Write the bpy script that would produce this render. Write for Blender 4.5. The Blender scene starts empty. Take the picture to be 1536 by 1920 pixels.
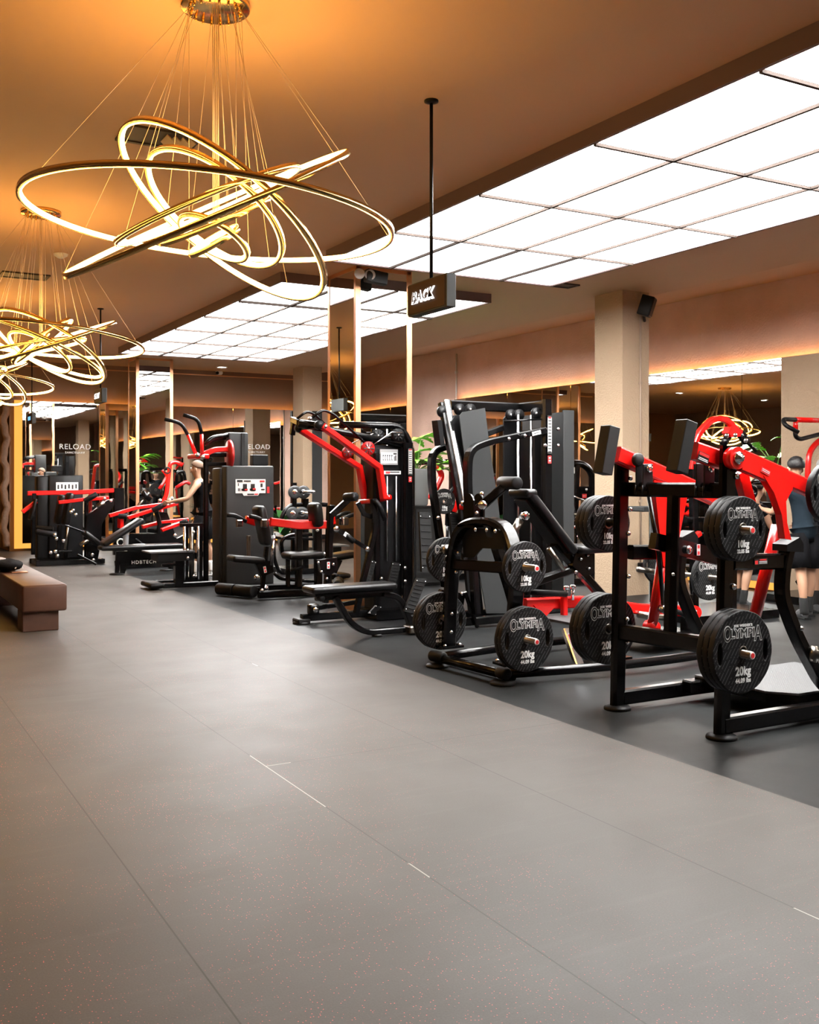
import bpy, bmesh, math, random
from mathutils import Vector, Matrix, Quaternion
random.seed(7)
PI = math.pi
SC = bpy.context.scene
COL = SC.collection

# ---------------------------------------------------------------- camera
CAMH = 1.5
YAW = math.radians(29.31)
FPX, CX, HY = 1904.0, 768.0, 895.0
cam_d = bpy.data.cameras.new('camera')
cam = bpy.data.objects.new('camera', cam_d); COL.objects.link(cam)
cam.location = (0, 0, CAMH)
cam.rotation_euler = (PI/2, 0, -YAW)
cam_d.sensor_fit = 'HORIZONTAL'; cam_d.sensor_width = 36
cam_d.lens = 36*FPX/1536
cam_d.shift_y = -(960-HY)/1536
cam_d.clip_start = .05; cam_d.clip_end = 200
SC.camera = cam

# ---------------------------------------------------------------- world, exposure
w = bpy.data.worlds.new('world'); SC.world = w; w.use_nodes = True
w.node_tree.nodes['Background'].inputs[0].default_value = (.9, .85, .8, 1)
w.node_tree.nodes['Background'].inputs[1].default_value = .05
SC.view_settings.view_transform = 'Standard'; SC.view_settings.look = 'None'
SC.view_settings.exposure = 0.0; SC.view_settings.gamma = 1
SC.view_settings.use_curve_mapping = False
PANEL_E, RING_E, COVE_E, DOWN_E = 6.3, 31.0, 17.0, 40.0
SC.cycles.max_bounces = 8
SC.cycles.glossy_bounces = 6
SC.cycles.diffuse_bounces = 4
SC.cycles.sample_clamp_indirect = 6
SC.cycles.use_denoising = True

S_, C_ = math.sin(YAW), math.cos(YAW)
def at(px, py, X=None, Y=None, Z=None):
    """world point seen at (px, py) on a plane of the room (used to measure the room)"""
    a = (px-CX)/FPX
    d = Vector((S_ + a*C_, C_ - a*S_, (HY-py)/FPX))
    if X is not None: t = X/d.x
    elif Y is not None: t = Y/d.y
    else: t = (Z-CAMH)/d.z
    p = d*t; p.z += CAMH
    return p
V = Vector

# ---------------------------------------------------------------- materials
def mat(name, col, rough=.5, metal=0, coat=0, emis=None, estr=0, spec=.5, bump=None, var=None, trans=0, sheen=0):
    m = bpy.data.materials.new(name); m.use_nodes = True
    nt = m.node_tree; b = nt.nodes['Principled BSDF']
    b.inputs['Base Color'].default_value = (*col, 1)
    b.inputs['Roughness'].default_value = rough
    b.inputs['Metallic'].default_value = metal
    b.inputs['Coat Weight'].default_value = coat
    b.inputs['Coat Roughness'].default_value = .15
    b.inputs['Specular IOR Level'].default_value = spec
    b.inputs['Transmission Weight'].default_value = trans
    if emis: b.inputs['Emission Color'].default_value = (*emis, 1); b.inputs['Emission Strength'].default_value = estr
    tc = None
    if bump or var:
        tc = nt.nodes.new('ShaderNodeTexCoord')
    if bump:
        sc, st, dist = bump
        n = nt.nodes.new('ShaderNodeTexNoise'); n.inputs['Scale'].default_value = sc; n.inputs['Detail'].default_value = 4
        bp = nt.nodes.new('ShaderNodeBump'); bp.inputs['Strength'].default_value = st; bp.inputs['Distance'].default_value = dist
        nt.links.new(tc.outputs['Object'], n.inputs['Vector'])
        nt.links.new(n.outputs['Fac'], bp.inputs['Height']); nt.links.new(bp.outputs['Normal'], b.inputs['Normal'])
    if var:
        sc, c2, lo, hi = var
        n = nt.nodes.new('ShaderNodeTexNoise'); n.inputs['Scale'].default_value = sc; n.inputs['Detail'].default_value = 6
        r = nt.nodes.new('ShaderNodeMapRange'); r.inputs[1].default_value = lo; r.inputs[2].default_value = hi
        mx = nt.nodes.new('ShaderNodeMix'); mx.data_type = 'RGBA'
        mx.inputs[6].default_value = (*col, 1); mx.inputs[7].default_value = (*c2, 1)
        nt.links.new(tc.outputs['Object'], n.inputs['Vector']); nt.links.new(n.outputs['Fac'], r.inputs[0])
        nt.links.new(r.outputs[0], mx.inputs[0]); nt.links.new(mx.outputs[2], b.inputs['Base Color'])
    return m

M = {}
M['black'] = mat('black_powder_coat', (.0025, .0025, .0028), .22, spec=.32, bump=(350, .08, .001))
M['black_matte'] = mat('black_textured_steel', (.0045, .0045, .005), .42, spec=.22, bump=(300, .15, .001))
M['rubber'] = mat('black_rubber', (.0045, .0045, .005), .5, spec=.22, bump=(120, .12, .002))
M['vinyl'] = mat('black_vinyl', (.005, .005, .0055), .36, spec=.3, bump=(90, .12, .002))
M['block'] = mat('charcoal_rubber_block', (.015, .0155, .0155), .55, spec=.25, bump=(200, .1, .001))
M['shroud'] = mat('charcoal_sheet_metal', (.026, .0275, .028), .5, spec=.3, metal=.0)
M['red'] = mat('red_gloss_paint', (.80, .007, .005), .24, coat=.25)
M['red_dark'] = mat('red_disc_paint', (.36, .006, .006), .3)
M['chrome'] = mat('chrome', (.8, .8, .82), .14, metal=1)
M['steel'] = mat('brushed_steel', (.24, .215, .185), .28, metal=1)
M['satin'] = mat('satin_rail', (.62, .62, .64), .38, metal=.85)
M['gold'] = mat('polished_gold', (.83, .55, .2), .16, metal=1)
M['copper'] = mat('copper_trim', (.80, .42, .22), .3, metal=.75)
M['mirror'] = mat('mirror', (.80, .79, .76), .012, metal=1, bump=(.55, .06, .02))
M['ceiling'] = mat('brown_ceiling_paint', (.60, .39, .23), .75)
M['band'] = mat('maroon_metal_edge', (.17, .115, .12), .5)
M['stucco'] = mat('mauve_brown_stucco', (.90, .64, .53), .85, bump=(38, .55, .02), var=(1.3, (.78, .52, .41), .35, .7))
M['column'] = mat('taupe_stucco', (.50, .37, .25), .9, bump=(45, .5, .02))
M['wallpaint'] = mat('brown_wall_paint', (.23, .15, .105), .8, bump=(20, .15, .01))
M['white'] = mat('white_print', (.85, .85, .83), .5)
M['print'] = mat('pale_print', (.62, .62, .6), .5)
M['redprint'] = mat('red_print', (.75, .03, .03), .5)
M['diff'] = mat('luminous_ceiling_panel', (.9, .9, .9), .6, emis=(1, .985, .965), estr=PANEL_E)
M['tbar'] = mat('taupe_grid_bar', (.055, .042, .036), .7, spec=.1)
M['led'] = mat('warm_led_strip', (1, .8, .5), .5, emis=(1, .55, .14), estr=RING_E)
M['glow_layer'] = mat('warm_halo_glow', (.8, .6, .3), .5, emis=(1, .45, .10), estr=2.5)  # orange halo around the ring leds, put into a weakly emissive band
M['cove'] = mat('amber_cove_led', (1, .7, .3), .5, emis=(1, .42, .07), estr=COVE_E)
M['glow'] = mat('amber_light_frame', (.1, .05, .01), .6, emis=(1, .40, .07), estr=1.25, spec=.1)
M['down'] = mat('downlight_lens', (1, 1, 1), .5, emis=(1, .93, .84), estr=DOWN_E)
M['signwhite'] = mat('lit_sign_letters', (1, 1, 1), .5, emis=(1, 1, 1), estr=2.2)
M['signface'] = mat('brown_sign_face', (.055, .036, .028), .6, spec=.15)
M['signside'] = mat('grey_sign_edge', (.05, .055, .055), .5, spec=.2)
M['signblue'] = mat('blue_sign_glow', (.05, .2, .5), .5, emis=(.2, .6, 1), estr=1.2)
M['leather'] = mat('rust_brown_bench', (.062, .026, .016), .45, spec=.4, var=(3.5, (.10, .046, .029), .35, .7), bump=(6, .15, .01))
M['leaf'] = mat('bright_green_leaf', (.27, .60, .04), .4, var=(9, (.10, .34, .03), .4, .6))
M['leafdark'] = mat('deep_green_leaf', (.03, .13, .03), .45)
M['stem'] = mat('green_stem', (.16, .3, .06), .6)
M['pot'] = mat('grey_concrete_pot', (.17, .18, .18), .7)
M['soil'] = mat('dark_soil', (.02, .014, .01), .95)
M['skin'] = mat('skin', (.43, .235, .145), .5, sheen=0)
M['hair'] = mat('black_hair', (.008, .007, .007), .5, bump=(60, .5, .01))
M['hairgrey'] = mat('grey_hair', (.25, .24, .23), .6, bump=(60, .5, .01))
M['hairfair'] = mat('cropped_fair_hair', (.16, .095, .06), .7)
M['navy'] = mat('navy_shirt_cloth', (.012, .02, .028), .9, spec=.1, bump=(14, .5, .02))
M['blackcloth'] = mat('black_cloth', (.005, .005, .006), .9, spec=.1, bump=(14, .4, .02))
M['sock'] = mat('white_sock', (.75, .73, .7), .9)
M['blacksock'] = mat('black_sock', (.01, .01, .01), .9)
M['shoe'] = mat('dark_shoe', (.03, .03, .032), .6)
M['shoewhite'] = mat('white_shoe', (.7, .68, .65), .6)
M['bagwhite'] = mat('grey_white_cloth', (.5, .46, .45), .8)
M['bottle'] = mat('frosted_plastic', (.75, .78, .8), .25, trans=.6)
M['bottlecap'] = mat('white_plastic', (.85, .85, .85), .35)
M['wire'] = mat('pale_steel_wire', (.62, .50, .38), .5, metal=.2)
M['vent'] = mat('dark_vent', (.03, .022, .018), .5)
M['ventslat'] = mat('brown_slat', (.42, .28, .17), .5)
M['pipe'] = mat('painted_conduit', (.42, .32, .24), .6)
M['glass'] = mat('greenish_glass', (.55, .62, .6), .05, trans=.9)
M['sticker'] = mat('grey_white_label', (.6, .6, .6), .4)
M['labelblack'] = mat('label_black', (.02, .02, .02), .4)
M['labelgrey'] = mat('label_grey', (.25, .25, .25), .5)
M['corridor'] = mat('amber_corridor_wall', (.35, .17, .06), .7)
M['stone'] = mat('rough_brown_curtain', (.20, .13, .09), .9, bump=(9, .6, .05))
M['tread'] = mat('grey_tread_plate', (.075, .078, .08), .5, metal=.1)
M['orange'] = mat('orange_paint', (.8, .3, .03), .6)

def nodes_of(m): return m.node_tree, m.node_tree.nodes['Principled BSDF']
def mnode(nt, op, a, b=None):
    n = nt.nodes.new('ShaderNodeMath'); n.operation = op
    for i, v in enumerate((a, b)):
        if v is None: continue
        if isinstance(v, (int, float)): n.inputs[i].default_value = v
        else: nt.links.new(v, n.inputs[i])
    return n.outputs[0]
def rgbmix(nt, fac, a, b):
    n = nt.nodes.new('ShaderNodeMix'); n.data_type = 'RGBA'
    if isinstance(fac, (int, float)): n.inputs[0].default_value = fac
    else: nt.links.new(fac, n.inputs[0])
    for i, v in ((6, a), (7, b)):
        if isinstance(v, tuple): n.inputs[i].default_value = (*v, 1)
        else: nt.links.new(v, n.inputs[i])
    return n.outputs[2]
def noise(nt, vec, scale, detail=4):
    n = nt.nodes.new('ShaderNodeTexNoise'); n.inputs['Scale'].default_value = scale; n.inputs['Detail'].default_value = detail
    nt.links.new(vec, n.inputs['Vector']); return n.outputs['Fac']
def remap(nt, v, a, b, c=0, d=1):
    n = nt.nodes.new('ShaderNodeMapRange'); nt.links.new(v, n.inputs[0])
    for i, x in enumerate((a, b, c, d)): n.inputs[i+1].default_value = x
    return n.outputs[0]

def floor_mat(name, base, base2, sx, ox, sy, oy, flecks, rough, linew, light_seam):
    m = mat(name, base, rough, spec=.14 if flecks else .13); nt, b = nodes_of(m)
    tc = nt.nodes.new('ShaderNodeTexCoord'); P = tc.outputs['Object']
    sp = nt.nodes.new('ShaderNodeSeparateXYZ'); nt.links.new(P, sp.inputs[0])
    x, y = sp.outputs[0], sp.outputs[1]
    u = mnode(nt, 'DIVIDE', mnode(nt, 'SUBTRACT', x, ox), sx)
    row = mnode(nt, 'FLOOR', u)
    v = mnode(nt, 'DIVIDE', mnode(nt, 'SUBTRACT', y, oy), sy)
    if sy > 2: v = mnode(nt, 'ADD', v, mnode(nt, 'MULTIPLY', mnode(nt, 'FLOOR', mnode(nt, 'DIVIDE', row, 2.0)), .37))
    def edge(t, s):
        f = mnode(nt, 'FRACT', t); d = mnode(nt, 'MINIMUM', f, mnode(nt, 'SUBTRACT', 1.0, f))
        return mnode(nt, 'LESS_THAN', mnode(nt, 'MULTIPLY', d, s), linew)
    e = mnode(nt, 'MAXIMUM', edge(u, sx), edge(v, sy))
    n1 = remap(nt, noise(nt, P, 1.1, 8), .3, .7)
    col = rgbmix(nt, n1, base, base2)
    # each mat has its own faint tint
    wn = nt.nodes.new('ShaderNodeTexWhiteNoise'); wn.noise_dimensions = '2D'
    cb = nt.nodes.new('ShaderNodeCombineXYZ'); nt.links.new(row, cb.inputs[0]); nt.links.new(mnode(nt, 'FLOOR', v), cb.inputs[1])
    nt.links.new(cb.outputs[0], wn.inputs['Vector'])
    col = rgbmix(nt, mnode(nt, 'MULTIPLY', wn.outputs['Value'], .3), col, tuple(c*.72 for c in base))
    # fine grain and scuffs
    g = noise(nt, P, 160, 2)
    col = rgbmix(nt, remap(nt, g, .35, .75, 0, .28), col, tuple(min(1, c*1.7) for c in base))
    mp = nt.nodes.new('ShaderNodeMapping'); mp.inputs['Scale'].default_value = (.6, 7, 1); mp.inputs['Rotation'].default_value = (0, 0, .5)
    nt.links.new(P, mp.inputs[0])
    sc = noise(nt, mp.outputs[0], 2.2, 10)
    col = rgbmix(nt, remap(nt, sc, .56, .72, 0, .16), col, tuple(c*1.8 for c in base))
    if flecks:
        vo = nt.nodes.new('ShaderNodeTexVoronoi'); vo.inputs['Scale'].default_value = 105; nt.links.new(P, vo.inputs['Vector'])
        hit = mnode(nt, 'LESS_THAN', vo.outputs['Distance'], .19)
        sr = nt.nodes.new('ShaderNodeSeparateColor'); nt.links.new(vo.outputs['Color'], sr.inputs[0])
        hit = mnode(nt, 'MULTIPLY', hit, mnode(nt, 'GREATER_THAN', sr.outputs[0], .70))
        hit = mnode(nt, 'MULTIPLY', hit, remap(nt, noise(nt, P, .9, 3), .36, .55))
        hit = mnode(nt, 'MULTIPLY', hit, remap(nt, x, .6, 3.2, 1, .35))
        col = rgbmix(nt, hit, col, (.75, .12, .12))
    n3 = noise(nt, P, .7, 2)
    seamc = rgbmix(nt, mnode(nt, 'MULTIPLY', mnode(nt, 'GREATER_THAN', n3, .61), light_seam), tuple(c*.66 for c in base), (.30, .285, .26))
    col = rgbmix(nt, e, col, seamc)
    nt.links.new(col, b.inputs['Base Color'])
    rr = remap(nt, noise(nt, P, 2.5, 6), .3, .7, rough-.02, rough+.03); nt.links.new(rr, b.inputs['Roughness'])
    bp = nt.nodes.new('ShaderNodeBump'); bp.inputs['Strength'].default_value = .12; bp.inputs['Distance'].default_value = .002
    nt.links.new(g, bp.inputs['Height']); nt.links.new(bp.outputs[0], b.inputs['Normal'])
    return m
M['floor'] = floor_mat('flecked_rubber_floor', (.068, .063, .058), (.083, .077, .071), .97, 3.87, 6.2, 2.67, True, .5, .0028, 1.0)
M['floormat'] = floor_mat('black_gym_mats', (.011, .0118, .012), (.017, .018, .0185), 1.0, 3.87, 1.0, 3.94, False, .42, .0035, 0.0)

def wood_plate():
    m = mat('grooved_black_plate_rubber', (.012, .012, .013), .5, spec=.22); nt, b = nodes_of(m)
    tc = nt.nodes.new('ShaderNodeTexCoord'); P = tc.outputs['Object']
    sp = nt.nodes.new('ShaderNodeSeparateXYZ'); nt.links.new(P, sp.inputs[0])
    d = mnode(nt, 'SUBTRACT', mnode(nt, 'MULTIPLY', sp.outputs[0], .82), mnode(nt, 'MULTIPLY', sp.outputs[2], .57))
    f = mnode(nt, 'FRACT', mnode(nt, 'MULTIPLY', d, 44.0))
    ln = mnode(nt, 'LESS_THAN', f, .2)
    mp = nt.nodes.new('ShaderNodeMapping'); mp.inputs['Rotation'].default_value = (0, -.96, 0); mp.inputs['Scale'].default_value = (11, 1, 50); nt.links.new(P, mp.inputs[0])
    br = mnode(nt, 'GREATER_THAN', noise(nt, mp.outputs[0], 1.0, 1), .43)
    nsep = nt.nodes.new('ShaderNodeSeparateXYZ'); nt.links.new(tc.outputs['Normal'], nsep.inputs[0])
    ln = mnode(nt, 'MULTIPLY', mnode(nt, 'MULTIPLY', ln, br), mnode(nt, 'LESS_THAN', nsep.outputs[1], -.8))
    nt.links.new(rgbmix(nt, ln, (.0065, .0065, .007), (.07, .07, .072)), b.inputs['Base Color'])
    bp = nt.nodes.new('ShaderNodeBump'); bp.inputs['Strength'].default_value = .5; bp.inputs['Distance'].default_value = .003
    nt.links.new(ln, bp.inputs['Height']); nt.links.new(bp.outputs[0], b.inputs['Normal'])
    return m
M['plate'] = wood_plate()
def tread_mat():
    m = M['tread']; nt, b = nodes_of(m)
    tc = nt.nodes.new('ShaderNodeTexCoord'); vo = nt.nodes.new('ShaderNodeTexVoronoi'); vo.inputs['Scale'].default_value = 55
    vo.inputs['Randomness'].default_value = .15
    nt.links.new(tc.outputs['Object'], vo.inputs['Vector'])
    bp = nt.nodes.new('ShaderNodeBump'); bp.inputs['Strength'].default_value = .8; bp.inputs['Distance'].default_value = .004
    nt.links.new(remap(nt, vo.outputs['Distance'], 0, .5, 1, 0), bp.inputs['Height']); nt.links.new(bp.outputs[0], b.inputs['Normal'])
tread_mat()

# ---------------------------------------------------------------- mesh builder
def fillet(path, r, n=5):
    """round the corners of a polyline"""
    P = [V(p) for p in path]
    if r <= 0 or len(P) < 3: return P
    out = [P[0]]
    for i in range(1, len(P)-1):
        a, b, c = P[i-1], P[i], P[i+1]
        u, v = (a-b), (c-b)
        lu, lv = u.length, v.length
        if lu < 1e-5 or lv < 1e-5: continue
        t = min(r, lu*.48, lv*.48)
        p0, p1 = b+u/lu*t, b+v/lv*t
        for k in range(n+1):
            s = k/n
            out.append((1-s)**2*p0 + 2*s*(1-s)*b + s*s*p1)
    out.append(P[-1])
    return out

def section(kind, a, b, ch=.16):
    if kind == 'round':
        return [(a*math.cos(t*2*PI/12), a*math.sin(t*2*PI/12)) for t in range(12)]
    if kind == 'round6':
        return [(a*math.cos(t*2*PI/6), a*math.sin(t*2*PI/6)) for t in range(6)]
    c = min(a, b)*ch
    h, k = a/2, b/2
    return [(h-c, -k), (h, -k+c), (h, k-c), (h-c, k), (-h+c, k), (-h, k-c), (-h, -k+c), (-h+c, -k)]

SINGULAR = {'bolts': 'bolt', 'rubber_feet': 'rubber_foot', 'mount_plate': 'mounting_plate', 'end_caps': 'end_cap', 'head_bolts': 'bolt', 'carrier_bolts': 'bolt', 'lever_bolts': 'bolt', 'chrome_strut': 'strut', 'side_panels': 'side_panel', 'guide_rods': 'guide_rod', 'rollers': 'roller', 'pulleys': 'pulley', 'grips': 'grip', 'struts': 'strut', 'leaves': 'leaf', 'stems': 'stem', 'tubes': 'frame_tube', 'beams': 'frame_beam', 'lever_bracket': 'lever_bracket_plate', 'deck_bracket': 'deck_support'}
class MB:
    def __init__(s): s.v = []; s.f = []; s.mi = []; s.sm = []; s.cur = 0; s.cuts = []
    def add(s, vs, fs, smooth=False):
        o = len(s.v); s.cuts.append((o, len(s.f))); s.v += [V(x) for x in vs]
        for f in fs: s.f.append([o+i for i in f]); s.mi.append(s.cur); s.sm.append(smooth)
        return s
    def sweep(s, path, sec, up=None, closed=False, smooth=False):
        P = [V(p) for p in path]
        n, k = len(P), len(sec)
        T = []
        for i in range(n):
            if closed: t = (P[(i+1) % n]-P[i-1])
            else: t = (P[min(i+1, n-1)]-P[max(i-1, 0)])
            T.append(t.normalized())
        upv = V(up) if up else (V((0, 0, 1)) if abs(T[0].z) < .9 else V((0, 1, 0)))
        vs = []
        side = T[0].cross(upv).normalized()
        for i in range(n):
            t = T[i]
            if up:
                sd = t.cross(V(up))
                if sd.length > .05: side = sd.normalized()
                else: side = (side - t*side.dot(t)).normalized()
            else: side = (side - t*side.dot(t)).normalized()
            u = side.cross(t).normalized()
            d0 = (P[i]-P[i-1]).normalized() if (0 < i < n-1 and not closed) else t
            if d0 is not t:
                sd = (d0.cross(V(up)) if up else side - d0*side.dot(d0))
                sd = sd.normalized() if sd.length > .05 else side; uu = sd.cross(d0).normalized()
            else: sd, uu = side, u
            for (a, b) in sec:
                off = sd*a + uu*b
                vs.append(P[i] + off - d0*(off.dot(t)/max(.3, d0.dot(t))))
        fs = []
        for i in range(n if closed else n-1):
            j = (i+1) % n
            for q in range(k):
                r = (q+1) % k
                fs.append([i*k+q, i*k+r, j*k+r, j*k+q])
        if not closed:
            fs.append([q for q in range(k)][::-1]); fs.append([(n-1)*k+q for q in range(k)])
        return s.add(vs, fs, smooth)
    def rod(s, path, r, fil=0, n=5, sec='round'):           # round tube
        return s.sweep(fillet(path, fil, n), section(sec, r, r), smooth=True)
    def bar(s, path, w, h, up=None, fil=0, n=5):              # rectangular tube: w sideways, h along up
        return s.sweep(fillet(path, fil, n), section('rect', w, h), up=up)
    def box(s, c, size, rot=None, ch=0.0, seg=1):
        c = V(c); x, y, z = [d/2 for d in size]
        R = rot if rot else Matrix.Identity(3)
        if ch <= 0:
            vs = [c + R @ V((sx*x, sy*y, sz*z)) for sx in (-1, 1) for sy in (-1, 1) for sz in (-1, 1)]
            fs = [[0, 1, 3, 2], [4, 6, 7, 5], [0, 4, 5, 1], [2, 3, 7, 6], [0, 2, 6, 4], [1, 5, 7, 3]]
            return s.add(vs, fs)
        bm = bmesh.new(); bmesh.ops.create_cube(bm, size=1)
        for v in bm.verts: v.co = V((v.co.x*2*x, v.co.y*2*y, v.co.z*2*z))
        bmesh.ops.bevel(bm, geom=bm.edges[:]+bm.verts[:], offset=min(ch, x*.95, y*.95, z*.95), segments=seg, profile=.5, affect='EDGES')
        bm.verts.index_update()
        vs = [c + R @ v.co for v in bm.verts]; fs = [[v.index for v in f.verts] for f in bm.faces]
        bm.free()
        return s.add(vs, fs, seg > 1)
    def cyl(s, a, b, r, n=16, r2=None, smooth=True):
        a, b = V(a), V(b); t = (b-a).normalized()
        u = t.orthogonal().normalized(); w_ = t.cross(u)
        r2 = r if r2 is None else r2
        vs = [a + (u*math.cos(i*2*PI/n)+w_*math.sin(i*2*PI/n))*r for i in range(n)] + [b + (u*math.cos(i*2*PI/n)+w_*math.sin(i*2*PI/n))*r2 for i in range(n)]
        s.add(vs, [[i, (i+1) % n, n+(i+1) % n, n+i] for i in range(n)], smooth)
        o = len(s.v)-2*n
        s.f.append([o+i for i in range(n)][::-1]); s.mi.append(s.cur); s.sm.append(False)
        s.f.append([o+n+i for i in range(n)]); s.mi.append(s.cur); s.sm.append(False)
        return s
    def lathe(s, a, axis, prof, n=24, smooth=True):
        """prof: list of (distance along axis, radius)"""
        a = V(a); t = V(axis).normalized(); u = t.orthogonal().normalized(); w_ = t.cross(u)
        vs = []
        for (d, r) in prof:
            for i in range(n): vs.append(a + t*d + (u*math.cos(i*2*PI/n)+w_*math.sin(i*2*PI/n))*r)
        fs = []
        for j in range(len(prof)-1):
            for i in range(n): fs.append([j*n+i, j*n+(i+1) % n, (j+1)*n+(i+1) % n, (j+1)*n+i])
        fs.append([i for i in range(n)][::-1]); fs.append([(len(prof)-1)*n+i for i in range(n)])
        return s.add(vs, fs, smooth)
    def roller(s, a, b, r, rr=.012, n=20):
        a, b = V(a), V(b); L = (b-a).length
        return s.lathe(a, b-a, [(0, r-rr), (rr*.4, r-rr*.3), (rr, r), (L-rr, r), (L-rr*.4, r-rr*.3), (L, r-rr)], n)
    def prism(s, poly, d):
        """extrude a 3D polygon by vector d (centred)"""
        d = V(d); P = [V(p)-d/2 for p in poly]; Q = [p+d for p in P]; n = len(P)
        fs = [[i, (i+1) % n, n+(i+1) % n, n+i] for i in range(n)] + [list(range(n))[::-1], list(range(n, 2*n))]
        return s.add(P+Q, fs)
    def sph(s, c, r, n=12, sq=(1, 1, 1)):
        c = V(c); prof = []
        vs = []; m = n//2
        for j in range(1, m):
            th = j*PI/m
            for i in range(n): vs.append(c+V((r*sq[0]*math.sin(th)*math.cos(i*2*PI/n), r*sq[1]*math.sin(th)*math.sin(i*2*PI/n), r*sq[2]*math.cos(th))))
        fs = []
        for j in range(m-2):
            for i in range(n): fs.append([j*n+i, (j+1)*n+i, (j+1)*n+(i+1) % n, j*n+(i+1) % n])
        t = len(vs); vs += [c+V((0, 0, r*sq[2])), c-V((0, 0, r*sq[2]))]
        for i in range(n): fs.append([t, i, (i+1) % n]); fs.append([t+1, (m-2)*n+(i+1) % n, (m-2)*n+i])
        return s.add(vs, fs, True)
    def torus(s, c, axis, R, r, n=32, k=8, arc=None):
        c = V(c); t = V(axis).normalized(); u = t.orthogonal().normalized(); w_ = t.cross(u)
        P = [c+(u*math.cos(i*2*PI/n)+w_*math.sin(i*2*PI/n))*R for i in range(n)]
        return s.sweep(P, [(r*math.cos(q*2*PI/k), r*math.sin(q*2*PI/k)) for q in range(k)], closed=True, smooth=True, up=tuple(t))
    def bolt(s, p, n, r=.014, h=.014):
        p, n = V(p), V(n).normalized()
        s.lathe(p, n, [(0, r), (h*.6, r), (h, r*.6)], 8)
        return s
    def build(s, name, mats, parent=None, org=None):
        if name in SINGULAR and parent is not None:
            cuts = s.cuts+[(len(s.v), len(s.f))]; out = None
            for (v0, f0), (v1, f1) in zip(cuts, cuts[1:]):
                t = MB(); t.v = s.v[v0:v1]; t.f = [[i-v0 for i in f] for f in s.f[f0:f1]]; t.mi = s.mi[f0:f1]; t.sm = s.sm[f0:f1]
                out = t.build(SINGULAR[name], mats, parent, org)
            return out
        me = bpy.data.meshes.new(name)
        o_ = V(org) if org is not None else (V(parent['org']) if parent is not None and 'org' in parent else V((0, 0, 0)))
        me.from_pydata([v-o_ for v in s.v], [], s.f)
        if not isinstance(mats, (list, tuple)): mats = [mats]
        for m in mats: me.materials.append(M[m] if isinstance(m, str) else m)
        me.polygons.foreach_set('material_index', s.mi); me.polygons.foreach_set('use_smooth', s.sm)
        bm = bmesh.new(); bm.from_mesh(me); bmesh.ops.recalc_face_normals(bm, faces=bm.faces); bm.to_mesh(me); bm.free()
        me.update()
        ob = bpy.data.objects.new(name, me); COL.objects.link(ob)
        ob['org'] = tuple(o_)
        if parent is not None: ob.parent = parent
        elif org is not None: ob.location = o_
        return ob
def link(name, me, mats=None, parent=None):
    ob = bpy.data.objects.new(name, me); COL.objects.link(ob)
    if parent is not None: ob.parent = parent; ob['org'] = parent.get('org', (0, 0, 0))
    if mats:
        me.materials.clear()
        for m in (mats if isinstance(mats, (list, tuple)) else [mats]): me.materials.append(M[m])
    return ob
def tag(o, label=None, cat=None, group=None, kind=None):
    if label: o['label'] = label
    if cat: o['category'] = cat
    if group: o['group'] = group
    if kind: o['kind'] = kind
    return o
def thing(name, loc, label, cat, group=None):
    o = bpy.data.objects.new(name, None); COL.objects.link(o); o.empty_display_size = .1
    o.location = V(loc); o['org'] = tuple(V(loc))
    return tag(o, label, cat, group)
def struct(name, mb, m, org=None):
    return tag(mb.build(name, m, None, org), kind='structure')
def copy_tree(o, parent=None):
    c = o.copy(); COL.objects.link(c)
    if parent is not None: c.parent = parent
    for ch in list(o.children): copy_tree(ch, c)
    return c
def textmesh(s, size, ext=.0008, align='CENTER', offset=0.0, shear=0, spacing=1.0, xs=1.0):
    cu = bpy.data.curves.new('t', 'FONT'); cu.body = s; cu.size = size; cu.extrude = ext; cu.align_x = align; cu.align_y = 'CENTER'
    cu.offset = offset; cu.shear = shear; cu.space_character = spacing; cu.resolution_u = 6
    o = bpy.data.objects.new('t', cu); COL.objects.link(o)
    me = bpy.data.meshes.new_from_object(o)
    bpy.data.objects.remove(o); bpy.data.curves.remove(cu)
    if xs != 1.0:
        for v in me.vertices: v.co.x *= xs
    return me
def text_into(mb, s, size, origin, right, up, ext=.0008, **kw):
    """put lettering into a builder: origin = centre, right/up = reading directions"""
    me = textmesh(s, size, ext, **kw); r, u = V(right).normalized(), V(up).normalized(); n = r.cross(u)
    o = V(origin)
    mb.add([o + r*v.co.x + u*v.co.y + n*v.co.z for v in me.vertices], [list(p.vertices) for p in me.polygons])
    bpy.data.meshes.remove(me)
    return mb
# ================================================================ THE ROOM
ZC = CAMH + 2.37            # ceiling height
WX = 10.66                  # mirror plane of the right wall
YF = 21.8                   # far wall
MT = 3.05                   # top of the wall mirrors
X0, Y0 = -4.5, -7.0         # left and rear walls
mb = MB(); mb.box(((X0+3.87)/2, 9.9, -.05), (3.87-X0, 34.2, .1)); fl = struct('floor', mb, 'floor')
mb = MB(); mb.box(((3.87+WX+.12)/2, 9.9, -.05), (WX+.12-3.87, 34.2, .1)); struct('floor_mats', mb, 'floormat')
mb = MB(); mb.box(((X0+9.25)/2, 9.9, ZC+.1), (9.25-X0, 34.2, .2)); mb.prism([(9.25, 9.9, ZC), (11.0, 9.9, ZC+.25), (11.0, 9.9, ZC+.45), (9.25, 9.9, ZC+.2)], (0, 34.2, 0))
struct('ceiling', mb, 'ceiling')
mb = MB(); mb.box((WX+.22, 9.9, 2.1), (.2, 34.2, 4.4)); struct('wall_right', mb, 'stucco')
mb = MB(); mb.box((X0-.1, 9.9, 2), (.2, 34.2, 4.2)); struct('wall_left', mb, 'wallpaint')
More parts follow.
